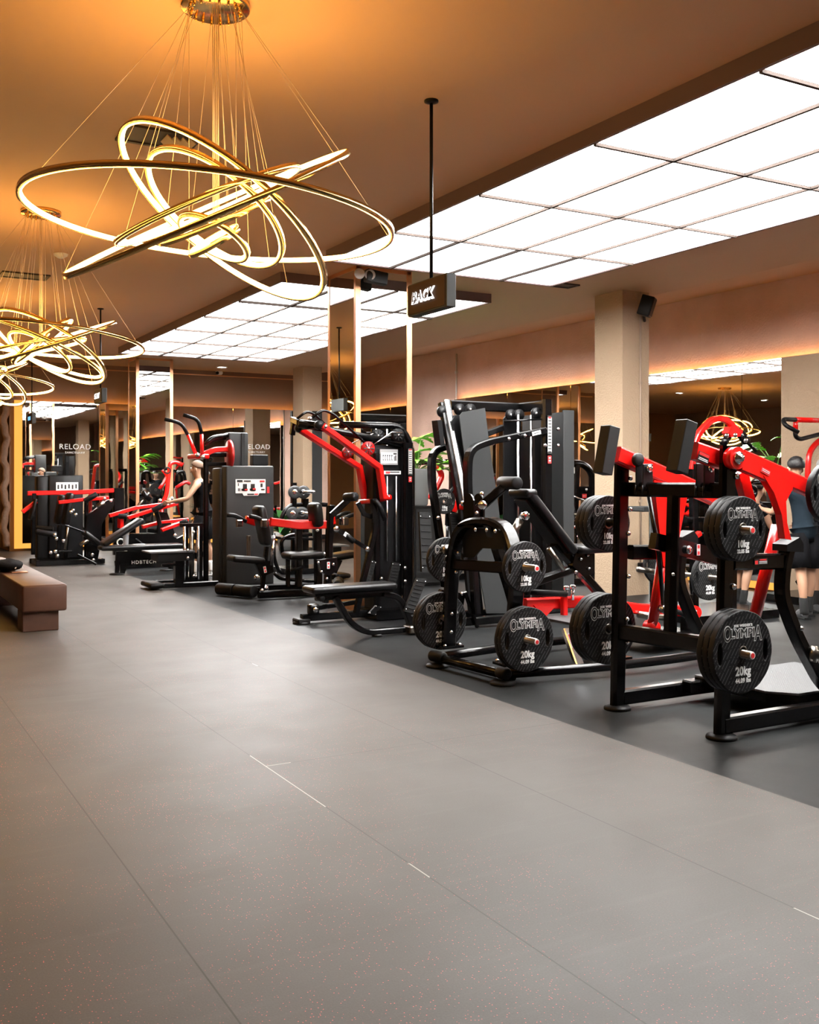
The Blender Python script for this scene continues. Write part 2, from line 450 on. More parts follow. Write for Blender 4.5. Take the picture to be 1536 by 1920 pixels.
mb = MB(); mb.box((3, Y0-.1, 2), (16, .2, 4.2)); struct('wall_rear', mb, 'wallpaint')
mb = MB(); mb.box(((3.0+WX+.3)/2, YF+.2, 2), (WX+.3-3.0, .2, 4.2)); struct('wall_far', mb, 'wallpaint')
# corridor opening left of the mirror wall
mb = MB(); mb.box((-.6, 26.9, 2), (8, .2, 4.2)); mb.box((3.08, 24.4, 2), (.16, 4.8, 4.2)); struct('wall_corridor', mb, 'corridor')
# jamb: glowing light frame and dark scalloped curtain
ROW_A = 1.0
# ---- mirrors
def mirror_run(name, p0, p1, z0, z1, n, th, nx, lean=(0, 0, 0)):
    """row of mirror panes between two floor points"""
    p0, p1 = V(p0), V(p1); d = (p1-p0)/n; nrm = V(nx)
    mb = MB()
    for i in range(n):
        a, b = p0+d*i+d.normalized()*.004, p0+d*(i+1)-d.normalized()*.004
        mb.prism([a+V((0, 0, z0)), b+V((0, 0, z0)), b+V((0, 0, z1))+V(lean), a+V((0, 0, z1))+V(lean)], nrm*th)
    return struct(name, mb, 'mirror')
mirror_run('trim_mirror_far', (3.23, YF-.02, 0), (WX, YF-.02, 0), .16, MT, 5, .02, (0, 1, 0))
mirror_run('trim_mirror_right', (WX+.01, 17.2, 0), (WX+.01, -1.3, 0), .12, MT, 10, .02, (1, 0, 0), (.013, 0, 0))
# battens the mirrors are fixed to, leaving a slot for the cove light
mb = MB(); mb.box(((3.23+WX)/2, YF+.045, 1.5), (WX-3.28, .07, 2.9)); mb.box((WX+.085, (17.2-1.3)/2, 1.5), (.08, 18.4, 2.9)); struct('trim_mirror_backing', mb, 'black_matte')
def cove(name, a, b, r=.014):
    a, b = V(a), V(b); mb = MB(); mb.box((a+b)/2, (abs(b.x-a.x)+.006, abs(b.y-a.y)+.006, .03)); o = mb.build(name, 'cove'); tag(o, kind='structure'); return o
cove('trim_cove_light_far', (3.28, YF-.004, MT-.03), (WX, YF-.004, MT-.03))
cove('trim_cove_light_right', (WX+.038, 17.15, MT-.03), (WX+.038, -1.2, MT-.03))
# amber light bands along the mirror feet and at the left end of the mirror wall
mb = MB()
mb.box((3.15, YF-.03, 1.56), (.15, .04, 3.0)); mb.box((4.2, YF-.03, .11), (1.95, .05, .1))
mb.box((7.6, YF-.03, .11), (4.5, .05, .1))
mb.box((WX-.0, 7.9, .07), (.04, 18.4, .09))
struct('trim_amber_light_band', mb, 'glow')
mb = MB()
pts = []
for i in range(60):
    z = .1+i*.05; pts.append((2.92+.03*math.sin(z*9)+.012*math.sin(z*23), YF+.1, z))
mb.rod(pts, .07); mb.box((3.0, YF+.1, 3.4), (.2, .2, .9)); struct('trim_scalloped_curtain_edge', mb, 'stone')
mb = MB(); mb.box((2.80, YF+.05, 1.6), (.02, .02, 3.0)); struct('trim_amber_edge_strip', mb, 'glow')
# solid stand-in for a column's reflection in the right wall mirror
pz = at(1466, 900, X=WX-.06); py_ = pz.y
mb = MB(); mb.box((WX-.02, py_-.5, MT/2), (.1, 1.0, MT-.01)); struct('wall_reflected_column', mb, 'column')
# white conduit at the end of the mirror run, pipes
mb = MB(); mb.rod([(WX+.10, 17.25, 0), (WX+.10, 17.25, ZC+.1)], .018); mb.box((WX+.1, 17.25, 3.6), (.05, .05, .05)); mb.box((WX+.1, 17.25, 2.6), (.05, .05, .05))
struct('trim_conduit_white', mb, 'white')

# ---- mirrored pillars
def mirror_pillar(i, x, y, w, d):
    z = ZC
    mb = MB(); t = .012
    mb.box((x+w/2, y+d/2, z/2), (w-.02, d-.02, z)); struct('pillar_core', mb, 'black_matte')
    mb = MB()
    mb.box((x+w/2, y, z/2+.05), (w-.1, t, z-.14)); mb.box((x+w/2, y+d, z/2+.05), (w-.1, t, z-.14))
    mb.box((x, y+d/2, z/2+.05), (t, d-.06, z-.14)); mb.box((x+w, y+d/2, z/2+.05), (t, d-.06, z-.14))
    struct('pillar_mirror_panes', mb, 'mirror')
    mb = MB()
    for (a, b) in ((x, y), (x+w, y), (x, y+d), (x+w, y+d)):
        mb.box((a+(.02 if a == x else -.02), b+(.01 if b == y else -.01), z/2), (.062, .05, z))
    mb.box((x+w/2, y, .07), (w, .03, .14)); mb.box((x, y+d/2, .07), (.03, d, .14)); mb.box((x+w/2, y+d, .07), (w, .03, .14)); mb.box((x+w, y+d/2, .07), (.03, d, .14))
    mb.box((x+w/2, y, z-.02), (w, .03, .04)); mb.box((x, y+d/2, z-.02), (.03, d, .04))
    struct('trim_pillar_copper_frame', mb, 'copper')
mirror_pillar(0, 5.05, 10.22, .70, .72)
mirror_pillar(1, 5.12, 20.15, .72, .62)
# ---- plain columns
def column(x, y, w, d):
    mb = MB(); mb.box((x+w/2, y+d/2, (ZC+.2)/2), (w, d, ZC+.2)); return struct('pillar', mb, 'column')
column(8.62, 9.86, .44, .54)
column(8.62, 20.0, .44, .54)
column(8.62, -.4, .44, .54)
mb = MB(); mb.rod([(8.9, 9.84, .38), (8.9, 9.84, 3.86)], .012); mb.box((8.9, 9.84, 1.2), (.04, .03, .03)); mb.box((8.9, 9.84, 2.7), (.04, .03, .03)); struct('trim_conduit', mb, 'pipe')
mb = MB(); mb.box((8.9, 9.82, .36), (.1, .06, .11), ch=.01)
tag(mb.build('junction_box', 'black_matte'), 'small dark electrical box at the foot of the stucco column conduit', 'junction box')

# ---- luminous ceiling boxes
def light_box(name, x0, x1, y0, y1, z, label, cells_y):
    root = thing(name, (x0, y0, z), label, 'ceiling light', 'luminous ceiling boxes')
    t = .03
    mb = MB()
    mb.box((x0-t/2, (y0+y1)/2, (z+ZC)/2), (t, y1-y0+2*t, ZC-z)); mb.box((x1+t/2, (y0+y1)/2, (z+ZC)/2), (t, y1-y0+2*t, ZC-z))
    mb.box(((x0+x1)/2, y0-t/2, (z+ZC)/2), (x1-x0, t, ZC-z)); mb.box(((x0+x1)/2, y1+t/2, (z+ZC)/2), (x1-x0, t, ZC-z))
    mb.build('side_panel', 'band', root)
    mb = MB()
    cw = (x1-x0)/4
    for i in range(1, 4): mb.box((x0+cw*i, (y0+y1)/2, z-.001), (.026 if y0 < 5 else .040, y1-y0, .022))
    for y in cells_y:
        if y0+.1 < y < y1-.1: mb.box(((x0+x1)/2, y, z-.001), (x1-x0, .026 if y0 < 5 else .045, .022 if y0 < 5 else .035))
    mb.build('grid_bars', 'tbar', root)
    ys = [y0]+[y for y in cells_y if y0+.1 < y < y1-.1]+[y1]
    for i in range(4):
        for a, b in zip(ys, ys[1:]):
            mb = MB(); mb.box((x0+cw*(i+.5), (a+b)/2, z+.014), (cw-.02, b-a-.02, .008)); mb.build('glow_layer', 'diff', root)
    return root
ZL = CAMH+2.255
light_box('luminous_ceiling_box', 4.46, 7.32, 1.12, 9.64, ZL, 'large white luminous ceiling box nearest the viewer, over the plate-loaded machines', [9.64-1.42*i for i in range(1, 8)])
light_box('luminous_ceiling_box', 4.46, 7.32, 10.96, 18.7, ZL, 'farther white luminous ceiling box behind the mirrored pillar', [18.7-.62-1.42*i for i in range(0, 6)])

# ---- downlights, vents, cctv, detector
def downlight(p, r, label):
    root = thing('downlight', p, label, 'downlight', 'round ceiling downlights')
    MB().torus(p+V((0, 0, -.004)), (0, 0, 1), r+.012, .012, 20, 6).build('trim_ring', 'white', root)
    MB().cyl(p+V((0, 0, -.006)), p+V((0, 0, .01)), r, 20).build('lens', 'down', root)
downlight(at(416, 688, Z=ZC), .09, 'round lit downlight between the far luminous box and the far wall')
downlight(V((1.5, 20.4, ZC)), .09, 'round lit downlight seen only in the mirrors')
downlight(V((-2.2, 20.8, ZC)), .09, 'round lit downlight seen only in the mirrors')
downlight(V((-3.2, 8.5, ZC)), .09, 'round lit downlight seen only in the mirrors')
def vent(c, sx, sy, open_slats, label):
    root = thing('ceiling_vent', c, label, 'vent', 'ceiling vents')
    mb = MB(); mb.box(c+V((0, 0, -.004)), (sx, sy, .012)); mb.build('grille', 'vent', root)
    if open_slats:
        for k in range(4):
            R = Matrix.Rotation(.7, 3, 'Y')
            mb = MB(); mb.box(c+V((sx*.08+k*.055, -sy*.12, -.03)), (.05, sy*.5, .008), R); mb.build('slat', 'ventslat', root)
    mb = MB()
    for (dx, dy, a, b) in ((0, sy/2, sx+.03, .03), (0, -sy/2, sx+.03, .03), (sx/2, 0, .03, sy), (-sx/2, 0, .03, sy)): mb.box(c+V((dx, dy, -.008)), (a, b, .02))
    mb.build('frame', 'vent', root)
vent(at(299, 257, Z=ZC), .5, .32, True, 'dark square ceiling vent with open slats behind the nearest ring chandelier')
vent(at(46, 516, Z=ZC), .5, .3, False, 'dark ceiling vent above the second ring chandelier at the left')
vent(at(1057, 534, Z=ZC), .3, .2, False, 'small dark ceiling vent by the corner of the near luminous box')
p = at(114, 476, Z=ZC)
MB().lathe(p, (0, 0, -1), [(0, .075), (.02, .07), (.035, .045), (.045, .03)], 20).build('smoke_detector', 'white', None, p)
tag(bpy.data.objects['smoke_detector'], 'small round white smoke detector on the brown ceiling', 'smoke detector')
p = at(407, 699, Y=YF+.08)
root = thing('security_camera', p, 'small white security camera high on the far wall', 'security camera')
mb = MB(); mb.box(p+V((0, -.03, .03)), (.05, .1, .03)); mb.build('bracket', 'white', root)
mb = MB(); mb.cyl(p+V((-.04, -.16, -.02)), p+V((.08, -.04, .0)), .045, 14); mb.build('camera_body', 'white', root)
MB().cyl(p+V((-.055, -.175, -.022)), p+V((-.04, -.16, -.02)), .035, 14).build('lens', 'black', root)
# thin trim line where ceiling and far wall meet
mb = MB(); mb.box(((3.3+WX)/2, YF+.09, ZC-.1), (WX-3.3, .03, .02)); struct('trim_far_cornice', mb, 'copper')

# ---- speakers
def speaker(c, fwd, w, h, d, label, bracket):
    root = thing('loudspeaker', c, label, 'loudspeaker', 'black wall loudspeakers')
    f = V(fwd).normalized(); r = V((0, 0, 1)).cross(f).normalized(); u = f.cross(r)
    R = Matrix((r, f, u)).transposed()
    MB().box(c, (w, d, h), R, ch=.012, seg=2).build('cabinet', 'black_matte', root)
    MB().box(V(c)+f*(d/2+.002), (w*.86, .006, h*.86), R).build('grille', 'block', root)
    MB().rod([V(c)-f*d*.4, V(bracket)], .018).build('bracket', 'black_matte', root)
pc = at(1213, 574, Y=9.62)
speaker(pc, (.55, -.75, -.3), .17, .25, .16, 'black loudspeaker tilted at the top of the stucco column', (8.98, 9.85, 3.5))
ps = at(702, 520, Y=10.02)
root = thing('projector_speaker', ps, 'dark twin-horn spotlight box fixed high on the mirrored pillar', 'spotlight')
MB().box(ps+V((.02, 0, 0)), (.26, .1, .14), Matrix.Rotation(.1, 3, 'Y'), ch=.01).build('housing', 'shroud', root)
for dx in (-.19, -.06):
    MB().lathe(ps+V((dx, -.0, .02)), V((-.35, -1, -.15)), [(-.09, .025), (0, .05), (.05, .06), (.055, .05), (.03, .02)], 16).build('horn', 'sticker', root)
MB().box(ps+V((.0, .09, .05)), (.06, .12, .04)).build('bracket', 'shroud', root)

# ---- hanging signs
def sign(y, x, zc, L, H, T, body, label, text=None):
    root = thing('hanging_sign', (x, y, zc), label, 'sign', 'signs hung from the ceiling')
    MB().rod([(x+T/2, y, zc+H/2-.01), (x+T/2, y, ZC)], .011).build('pole', 'black_matte', root)
    MB().lathe((x+T/2, y, ZC), (0, 0, -1), [(0, .045), (.012, .045), (.02, .015)], 14).build('ceiling_plate', 'black_matte', root)
    b = MB().box((x+T/2, y, zc), (T, L, H), ch=.004).build('sign_body', 'signside', root)
    MB().box((x-.003, y, zc), (.008, L-.02, H-.02)).build('sign_face', 'signface', root)
    if text:
        mb = MB(); text_into(mb, text, H*.46, (x-.012, y+.07*L, zc), (0, -1, .0), (0, 0, 1), ext=.003, offset=.0065, shear=.18, spacing=1.14)
        mb.build('lettering', 'signwhite', root)
        mb = MB(); text_into(mb, text, H*.46, (x-.019, y+.07*L-.006, zc+.007), (0, -1, .0), (0, 0, 1), ext=.002, offset=-.0015, shear=.18, spacing=1.14)
        mb.build('lettering_face', 'signface', root)
    return root
sign(5.50, 3.21, 2.64, .48, .205, .07, None, 'brown hanging sign reading BACK on a long black pole', 'BACK')
sign(14.55, 3.16, 2.64, .46, .20, .07, None, 'small hanging sign reading CHEST, beyond the second ring chandelier', 'CHEST')
far_sign = sign(20.0, 3.1, 2.60, .46, .20, .07, None, 'smallest hanging sign, farthest away before the glowing mirror frame')


MB().box((3.092, 20.03, 2.60), (.006, .26, .07)).build('lit_strip', 'signblue', far_sign)
# ---- RELOAD lettering on the far mirrors; the left one is a reflection built as letters
for (px, w_) in ((141, .52), (482, .52)):
    c = at(px, 838, Y=YF-.045)
    root = thing('wall_lettering', c, 'white RELOAD lettering on the far mirrors, ' + ('reflection built as letters, left of the mirrored pillar' if px < 300 else 'right of the far mirrored pillar'), 'lettering', 'white wall lettering')
    mb = MB(); text_into(mb, 'RELOAD', .155, c+V((0, 0, .0)), (1, 0, 0), (0, 0, 1), spacing=1.12); mb.build('big_letters', 'white', root)
    mb = MB(); text_into(mb, 'SANCTUARY', .06, c+V((0, 0, -.12)), (1, 0, 0), (0, 0, 1), spacing=1.2); mb.build('small_letters', 'white', root)

# ================================================================ CHANDELIERS
def ring_mesh(root, c, a, wdir, r, band=.020, width=.028):
    """gold ring with a lit inner strip; a and wdir span its plane"""
    a = V(a).normalized(); wdir = V(wdir).normalized(); n = a.cross(wdir).normalized()
    N = 72 if r > .4 else 48
    cs = [a*math.cos(t*2*PI/N)+wdir*math.sin(t*2*PI/N) for t in range(N)]
    def band_mb(r0, r1, h):
        mb = MB(); vs = []
        for d in cs: vs += [c+d*r0-n*h/2, c+d*r1-n*h/2, c+d*r1+n*h/2, c+d*r0+n*h/2]
        fs = []
        for i in range(N):
            j = (i+1) % N
            for q in range(4): fs.append([i*4+q, i*4+(q+1) % 4, j*4+(q+1) % 4, j*4+q])
        return mb.add(vs, fs, True)
    g = band_mb(r-.010, r, width).build('ring', 'gold', root)
    band_mb(r-.0165, r-.0105, width-.001).build('glow_layer', 'glow_layer', g)  # added band that imitates the led's orange halo
    band_mb(r-.024, r-.0167, width*.86).build('led_strip', 'led', g)
def chandelier(px_c, top, rings, label, seed, wires=True):
    """top: canopy centre on the ceiling; rings: image ellipses measured at the chandelier's distance"""
    rnd = random.Random(seed)
    root = thing('ring_chandelier', top, label, 'chandelier', 'gold ring chandeliers')
    MB().lathe(top, (0, 0, -1), [(0, .172), (.03, .172), (.034, .165)], 32).build('canopy', 'gold', root)
    for i in range(18):
        a = i*2*PI/18
        MB().lathe(top+V((.13*math.cos(a), .13*math.sin(a), -.034)), (0, 0, -1), [(0, .008), (.02, .006), (.024, .003)], 8).build('wire_gland', 'gold', root)
    ctr = V((top.x, top.y, 2.78)); camp = V((0, 0, CAMH))
    wn = 0
    for (ex, ey, semi, ang, k, near, dz) in rings:
        D0 = ctr.x*S_+ctr.y*C_
        c = camp + (at(ex, ey, Y=1)-camp)*(1.0)           # direction
        d = (c-camp); d = d/(d.x*S_+d.y*C_)
        c = camp + d*(D0+dz)
        v = (c-camp).normalized(); right = v.cross(V((0, 0, 1))).normalized(); up = right.cross(v)
        r = semi*(D0+dz)/FPX*((c-camp).length/(D0+dz))*.97
        A = math.radians(ang); a = right*math.cos(A)+up*math.sin(A)
        m = -right*math.sin(A)+up*math.cos(A)
        if near < 0: m = -m
        wv = m*k - v*math.sqrt(1-k*k)
        ring_mesh(root, c, a, wv, r)
        for q in range(3 if r > .3 else 2):
            t = rnd.random()*.6+q*2*PI/3 + A
            p = c + (a*math.cos(t)+wv*math.sin(t))*r
            an = math.atan2(p.y-top.y, p.x-top.x)
            s_ = top+V((.13*math.cos(an), .13*math.sin(an), -.04))
            MB().sweep([s_, p], section('round6', .0013, 0), smooth=True).build('suspension_wire', 'wire', root)
    for q in range(4):
        o = V((.012*math.cos(q*PI/2), .012*math.sin(q*PI/2), 0))
        MB().sweep([top+o*1.2, ctr+o+V((0, 0, -.02))], section('round6', .0022, 0), smooth=True).build('power_cord', 'wire', root)
    return root
chandelier(405, at(404, 6, Z=ZC), [
    (397, 413, 337, -4, .225, 1, 0), (418, 404, 228, -38, .36, 1, 0), (403, 394, 148, -37, .45, 1, 0),
    (389, 398, 284, 25.7, .035, -1, 0), (391, 385, 184, 25, .09, 1, 0), (402, 412, 112, 25, .07, -1, .05),
    (401, 446, 72, -28, .38, 1, 0), (401, 452, 54, 32, .12, -1, 0)],
    'largest ring chandelier nearest the viewer, glowing gold hoops under the brown ceiling', 1)
chandelier(75, at(77, 396, Z=ZC), [
    (76, 637, 183, -4, .16, 1, 0), (92, 652, 112, -30, .34, 1, 0), (92, 652, 112, -30, .30, 1, 0)][:2]+[
    (95, 643, 122, 21, .03, -1, 0), (60, 650, 132, -22, .17, 1, 0), (80, 640, 66, 40, .16, 1, 0),
    (75, 660, 62, -30, .35, 1, 0), (60, 652, 96, 12, .10, 1, 0), (60, 650, 40, 45, .12, -1, 0)],
    'second ring chandelier, cut by the left edge of the photo', 2)
t3 = V((1.6, 14.2, ZC))
def pxy(p):
    d = p.x*S_+p.y*C_; return (CX+FPX*(p.x*C_-p.y*S_)/d, HY-FPX*(p.z-CAMH)/d)
q = pxy(V((1.6, 14.2, 2.78)))
chandelier(0, t3, [
    (q[0], q[1]+8, 124, -3, .16, 1, 0), (q[0], q[1], 84, -28, .35, 1, 0), (q[0], q[1], 84, 22, .05, -1, 0), (q[0], q[1]+4, 50, 30, .3, 1, 0), (q[0], q[1]+2, 60, -30, .3, 1, 0)],
    'third ring chandelier, only its right hoops in view at the left edge', 3)
t4 = V((1.6, 18.7, ZC)); q = pxy(V((1.6, 18.7, 2.78)))
chandelier(0, t4, [
    (q[0], q[1]+6, 92, 4, .14, 1, 0), (q[0], q[1], 62, 35, .35, 1, 0), (q[0], q[1], 72, -24, .1, -1, 0), (q[0], q[1]+4, 40, -30, .3, 1, 0), (q[0], q[1]+2, 50, 30, .3, 1, 0)],
    'fourth ring chandelier, seen as a reflection in the right wall mirror', 4)
# ================================================================ WEIGHT PLATES
def plate_mesh(R, kg, lbs):
    """plate in its own frame: face towards -Y, axis Y"""
    T = .040
    cu = bpy.data.curves.new('pl', 'CURVE'); cu.dimensions = '2D'; cu.fill_mode = 'BOTH'; cu.extrude = T/2-.006; cu.bevel_depth = .006; cu.bevel_resolution = 2
    def spline(pts):
        s = cu.splines.new('POLY'); s.points.add(len(pts)-1); s.use_cyclic_u = True
        for p, c in zip(s.points, pts): p.co = (c[0], c[1], 0, 1)
    N = 72; ro = R-.006
    spline([(ro*(1-.012*(1-math.cos(12*t*2*PI/N))/2)*math.cos(t*2*PI/N), ro*(1-.012*(1-math.cos(12*t*2*PI/N))/2)*math.sin(t*2*PI/N)) for t in range(N)])
    hx, hw, hh = R*.75, R*.115, R*.30
    for sx in (-1, 1):
        pts = []
        for t in range(24):
            a = -t*2*PI/24; bulge = 1 if math.cos(a)*sx > 0 else .75
            pts.append((sx*hx + hw*bulge*math.cos(a), hh*math.sin(a)*(1 if abs(math.sin(a)) < .9 else .97)))
        spline(pts)
    spline([(.027*math.cos(-t*2*PI/20), .027*math.sin(-t*2*PI/20)) for t in range(20)])
    o = bpy.data.objects.new('pl', cu); COL.objects.link(o)
    me = bpy.data.meshes.new_from_object(o); bpy.data.objects.remove(o); bpy.data.curves.remove(cu)
    me.transform(Matrix.Rotation(PI/2, 4, 'X')); me.name = 'weight_plate_disc'
    me.materials.clear(); me.materials.append(M['plate'])
    y = -T/2-.0004
    r, u = (1, 0, 0), (0, 0, 1)
    def raw(mb, name, m):
        mm = bpy.data.meshes.new(name); mm.from_pydata([v for v in mb.v], [], mb.f); mm.materials.append(M[m]); return mm
    k = R/.235
    ring = MB(); pr_ = ((.0, .0265), (.0, .033), (.002, .036), (T, .036), (T+.003, .033), (T+.003, .0265))
    ring.add([(r_*math.cos(i*PI/12), -T/2-.0015+d_, r_*math.sin(i*PI/12)) for d_, r_ in pr_ for i in range(24)], [[j*24+i, j*24+(i+1) % 24, ((j+1) % 6)*24+(i+1) % 24, ((j+1) % 6)*24+i] for j in range(6) for i in range(24)], True)
    hub = raw(ring, 'hub', 'steel')
    # outlined logo: white outline and dark inner letters
    a, b = MB(), MB()
    for mb, off, yy, m in ((a, .0052*k, y, 0), (b, -.0002*k, y-.0016, 1)):
        text_into(mb, 'O', .118*k, (-.122*k, yy, .104*k), r, u, ext=.0005, offset=off, xs=.62)
        text_into(mb, 'LYMPI', .070*k, (-.006*k, yy, .105*k), r, u, ext=.0005, offset=off, xs=1.05, spacing=1.0)
        text_into(mb, 'A', .118*k, (.118*k, yy, .095*k), r, u, ext=.0005, offset=off, xs=.72)
    logo = raw(a, 'logo_outline', 'print'); logo2 = raw(b, 'logo_fill', 'labelblack')
    c = MB(); text_into(c, "JOE WEIDER'S", .019*k, (0, y, .149*k), r, u, ext=.0005, offset=.0012, spacing=1.2, xs=1.05)
    text_into(c, kg, .068*k, (0, y, -.108*k), r, u, ext=.0005, offset=.0026, xs=.88, spacing=1.05)
    text_into(c, lbs, .036*k, (0, y, -.160*k), r, u, ext=.0005, offset=.0016, xs=.88, spacing=1.05)
    nums = raw(c, 'lettering', 'white')
    return me, hub, logo, logo2, nums, T
PL20 = plate_mesh(.235, '20kg', '44.09 lbs')
PL10 = plate_mesh(.184, '10kg', '22.05 lbs')
def plate(kind, x, y, z, label, spin=0, printed=True, flip=False, rot=None):
    P = PL20 if kind == 20 else PL10
    o = bpy.data.objects.new('weight_plate', P[0]); COL.objects.link(o); o.location = (x, y, z)
    if rot is not None: o.rotation_euler = rot
    else: o.rotation_euler = (0, math.radians(spin), PI if flip else 0)
    tag(o, label, 'weight plate', '%d kg weight plates' % kind)
    o['org'] = (x, y, z)
    for nm, me in (('hub', P[1]),)+((('logo_outline', P[2]), ('logo_fill', P[3]), ('lettering', P[4])) if printed else ()):
        c = bpy.data.objects.new(nm, me); COL.objects.link(c); c.parent = o
    return o
def peg(mb, a, b, r=.024):
    """chrome peg with a collar at the frame end"""
    a, b = V(a), V(b); d = (b-a).normalized()
    mb.lathe(a, b-a, [(0, .04), (.012, .04), (.014, r), ((b-a).length-.004, r), ((b-a).length, r-.004)], 16)
def disc_label(p, n, root, r=.02, name='peg_cap'):
    c = MB().cyl(p, V(p)+V(n)*.004, r, 16).build(name, 'white', root)
    MB().cyl(V(p)+V(n)*.004, V(p)+V(n)*.006, r*.72, 14).build('cap_print', 'redprint', c)
def foot(mb, x, y, r=.085):
    mb.lathe((x, y, 0), (0, 0, 1), [(0, r), (.012, r), (.022, r*.93), (.03, r*.6)], 24)
def label_plate(name, c, right, up, w, h, root, base='sticker', rows=(), red=None):
    """small sticker with lines of print"""
    r, u = V(right).normalized(), V(up).normalized(); n = r.cross(u); c = V(c)
    R = Matrix((r, u, n)).transposed()
    s = MB().box(c, (w, h, .002), R).build(name, base, root)
    if rows:
        mb = MB()
        for (dx, dy, ww, hh) in rows: mb.box(c+r*dx*w+u*dy*h+n*.0018, (ww*w, hh*h, .001), R)
        mb.build('print_lines', 'labelblack' if base in ('sticker', 'white') else 'white', s)
    if red:
        mb = MB()
        for (dx, dy, ww, hh) in red: mb.box(c+r*dx*w+u*dy*h+n*.002, (ww*w, hh*h, .001), R)
        mb.build('red_print', 'redprint', s)
    return s

# ================================================================ MACHINE A : standing press on the right
YL, YR = 5.07, 4.21
def AL(px, py): return at(px, py, Y=YL)
def AR(px, py): return at(px, py, Y=YR)
A = thing('standing_press_machine', (4.45, 4.64, 0), 'nearest plate-loaded machine with two red lever arms and charcoal block bumpers', 'gym machine', 'plate-loaded gym machines')
pL0, pL1 = AL(1158, 1320), AL(1166, 868)
pR0, pR1 = AR(1353, 1374), AR(1365, 836)
pL0.z = pR0.z = .02
mb = MB()
for a, b in ((pL0, pL1), (pR0, pR1)):
    mb.sweep([a, b], section('rect', .062, .105, .3), up=(1, 0, 0)); 
mb.build('upright', 'black', A)
mb = MB(); xt = 4.50
mb.bar([V((xt, YR, 1.422)), V((xt-.02, YL, 1.422))], .07, .092, up=(0, 0, 1))
mb.build('top_beam', 'black', A)
mb = MB(); mb.bar([V((4.44, YR, .52)), V((4.41, YL, .50))], .075, .10, up=(0, 0, 1)); mb.build('cross_beam', 'black', A)
p = at(1259, 1000, X=4.46)
mb = MB(); mb.sweep([V((4.45, p.y, .54)), V((4.48, p.y, 1.39))], section('rect', .10, .07, .4), up=(1, 0, 0)); mb.build('centre_post', 'black', A)
# base skids
for y, nm in ((YL, 'l'), (YR, 'r')):
    mb = MB(); mb.bar([V((4.42, y, .075)), V((6.35, y, .075))], .07, .095, up=(0, 0, 1)); mb.build('base_skid', 'black', A)
mb = MB()
foot(mb, pL0.x, YL, .088); foot(mb, pR0.x, YR, .088); foot(mb, 6.3, YL); foot(mb, 6.3, YR); mb.build('rubber_feet', 'rubber', A)
# mid side beams and cranked rear tubes
for y in (YR, YL):
    q0 = AR(1375, 1053); q1 = AR(1450, 1053)
    mb = MB(); mb.bar([V((4.5, y, q0.z)), V((4.90, y, q1.z))], .065, .095, up=(0, 0, 1)); mb.build('side_beam', 'black', A)
    pts = [AR(1473, 1026), AR(1463, 1070), AR(1461, 1118), AR(1488, 1192), AR(1536, 1282)]
    pts = [V((p.x+.02, y, p.z)) for p in pts]
    d = (pts[-1]-pts[-2]).normalized(); pts.append(pts[-1]+d*.26); pts[-1].z = .13
    mb = MB(); mb.bar(pts, .062, .085, up=(0, 1, 0), fil=.12); mb.build('rear_tube', 'black', A)
    c = pts[0]
    mb = MB(); mb.prism([c+V((-.07, 0, -.02)), c+V((.075, 0, -.03)), c+V((.075, 0, .02)), c+V((.04, 0, .06)), c+V((-.07, 0, .02))], (0, .11, 0)); mb.build('tube_cap', 'rubber', A)
    # chrome storage peg pointing to the rear
# outside pegs
for (y, dy) in ((YR, -1), (YL, 1)):
    for z in (1.205, .51):
        x = 4.42
        L = .25 if dy > 0 else .195
        mb = MB(); peg(mb, (x, y+dy*.03, z), (x, y+dy*(.03+L), z)); o = mb.build('plate_peg', 'steel', A)
        disc_label((x, y+dy*(.03+L), z), (0, dy, 0), o)
pr = AR(1510, 1225)
mb = MB(); mb.lathe(pr+V((.02, -.03, 0)), (.45, -1, -.02), [(0, .05), (.03, .05), (.032, .026), (.34, .026)], 16); mb.build('handle_peg', 'steel', A)
# tread deck
mb = MB(); zd = .165
poly = [(5.02, 5.02), (5.02, 4.42), (5.14, 4.27), (6.0, 4.27), (6.0, 5.02)]
mb.prism([V((x, y, zd)) for x, y in poly], (0, 0, .012)); mb.build('tread_deck', 'tread', A)
mb = MB(); mb.prism([V((x, y, zd-.035)) for x, y in poly], (0, 0, .055)); mb.build('deck_rim', 'black', A)
mb = MB(); mb.box((5.05, 5.0, .10), (.25, .10, .09), ch=.01); mb.box((5.5, 4.6, .10), (.3, .7, .06)); mb.build('deck_bracket', 'black', A)
mb = MB(); mb.box(AR(1505, 1325)+V((0, .03, .0)), (.16, .05, .012)); mb.build('deck_hinge', 'chrome', A)
# red levers
def lever_pts(y, pxs): return [at(px, py, Y=y) for px, py in pxs]
# right lever
yr = YR+.055
l0, l1 = at(1300, 845, Y=yr+.02), at(1368, 868, Y=yr+.02)
mb = MB(); mb.bar([l0, l1], .07, .105, up=(0, 0, 1))
mb.build('lever_front', 'red', A)
yo = YR-.055
c = at(1378, 859, Y=yo)
mb = MB(); e1 = at(1470, 898, Y=yo)
mb.bar([c+V((.05, 0, -.012)), e1], .045, .125, up=(0, 0, 1)); mb.cyl(c+V((0, -.025, 0)), c+V((0, .03, 0)), .064, 24)
e0 = at(1462, 893, Y=yo+.02); e2 = at(1530, 921, Y=yo+.02); e3 = e2+(e2-e0)*1.5
mb.bar([e0, e3], .06, .098, up=(0, 0, 1)); mb.build('lever_arm', 'red', A)
mb = MB(); mb.lathe(c+V((0, -.025, 0)), (0, -1, 0), [(0, .036), (.012, .036), (.018, .022), (.03, .02)], 20); mb.build('pivot_bolt', 'chrome', A)
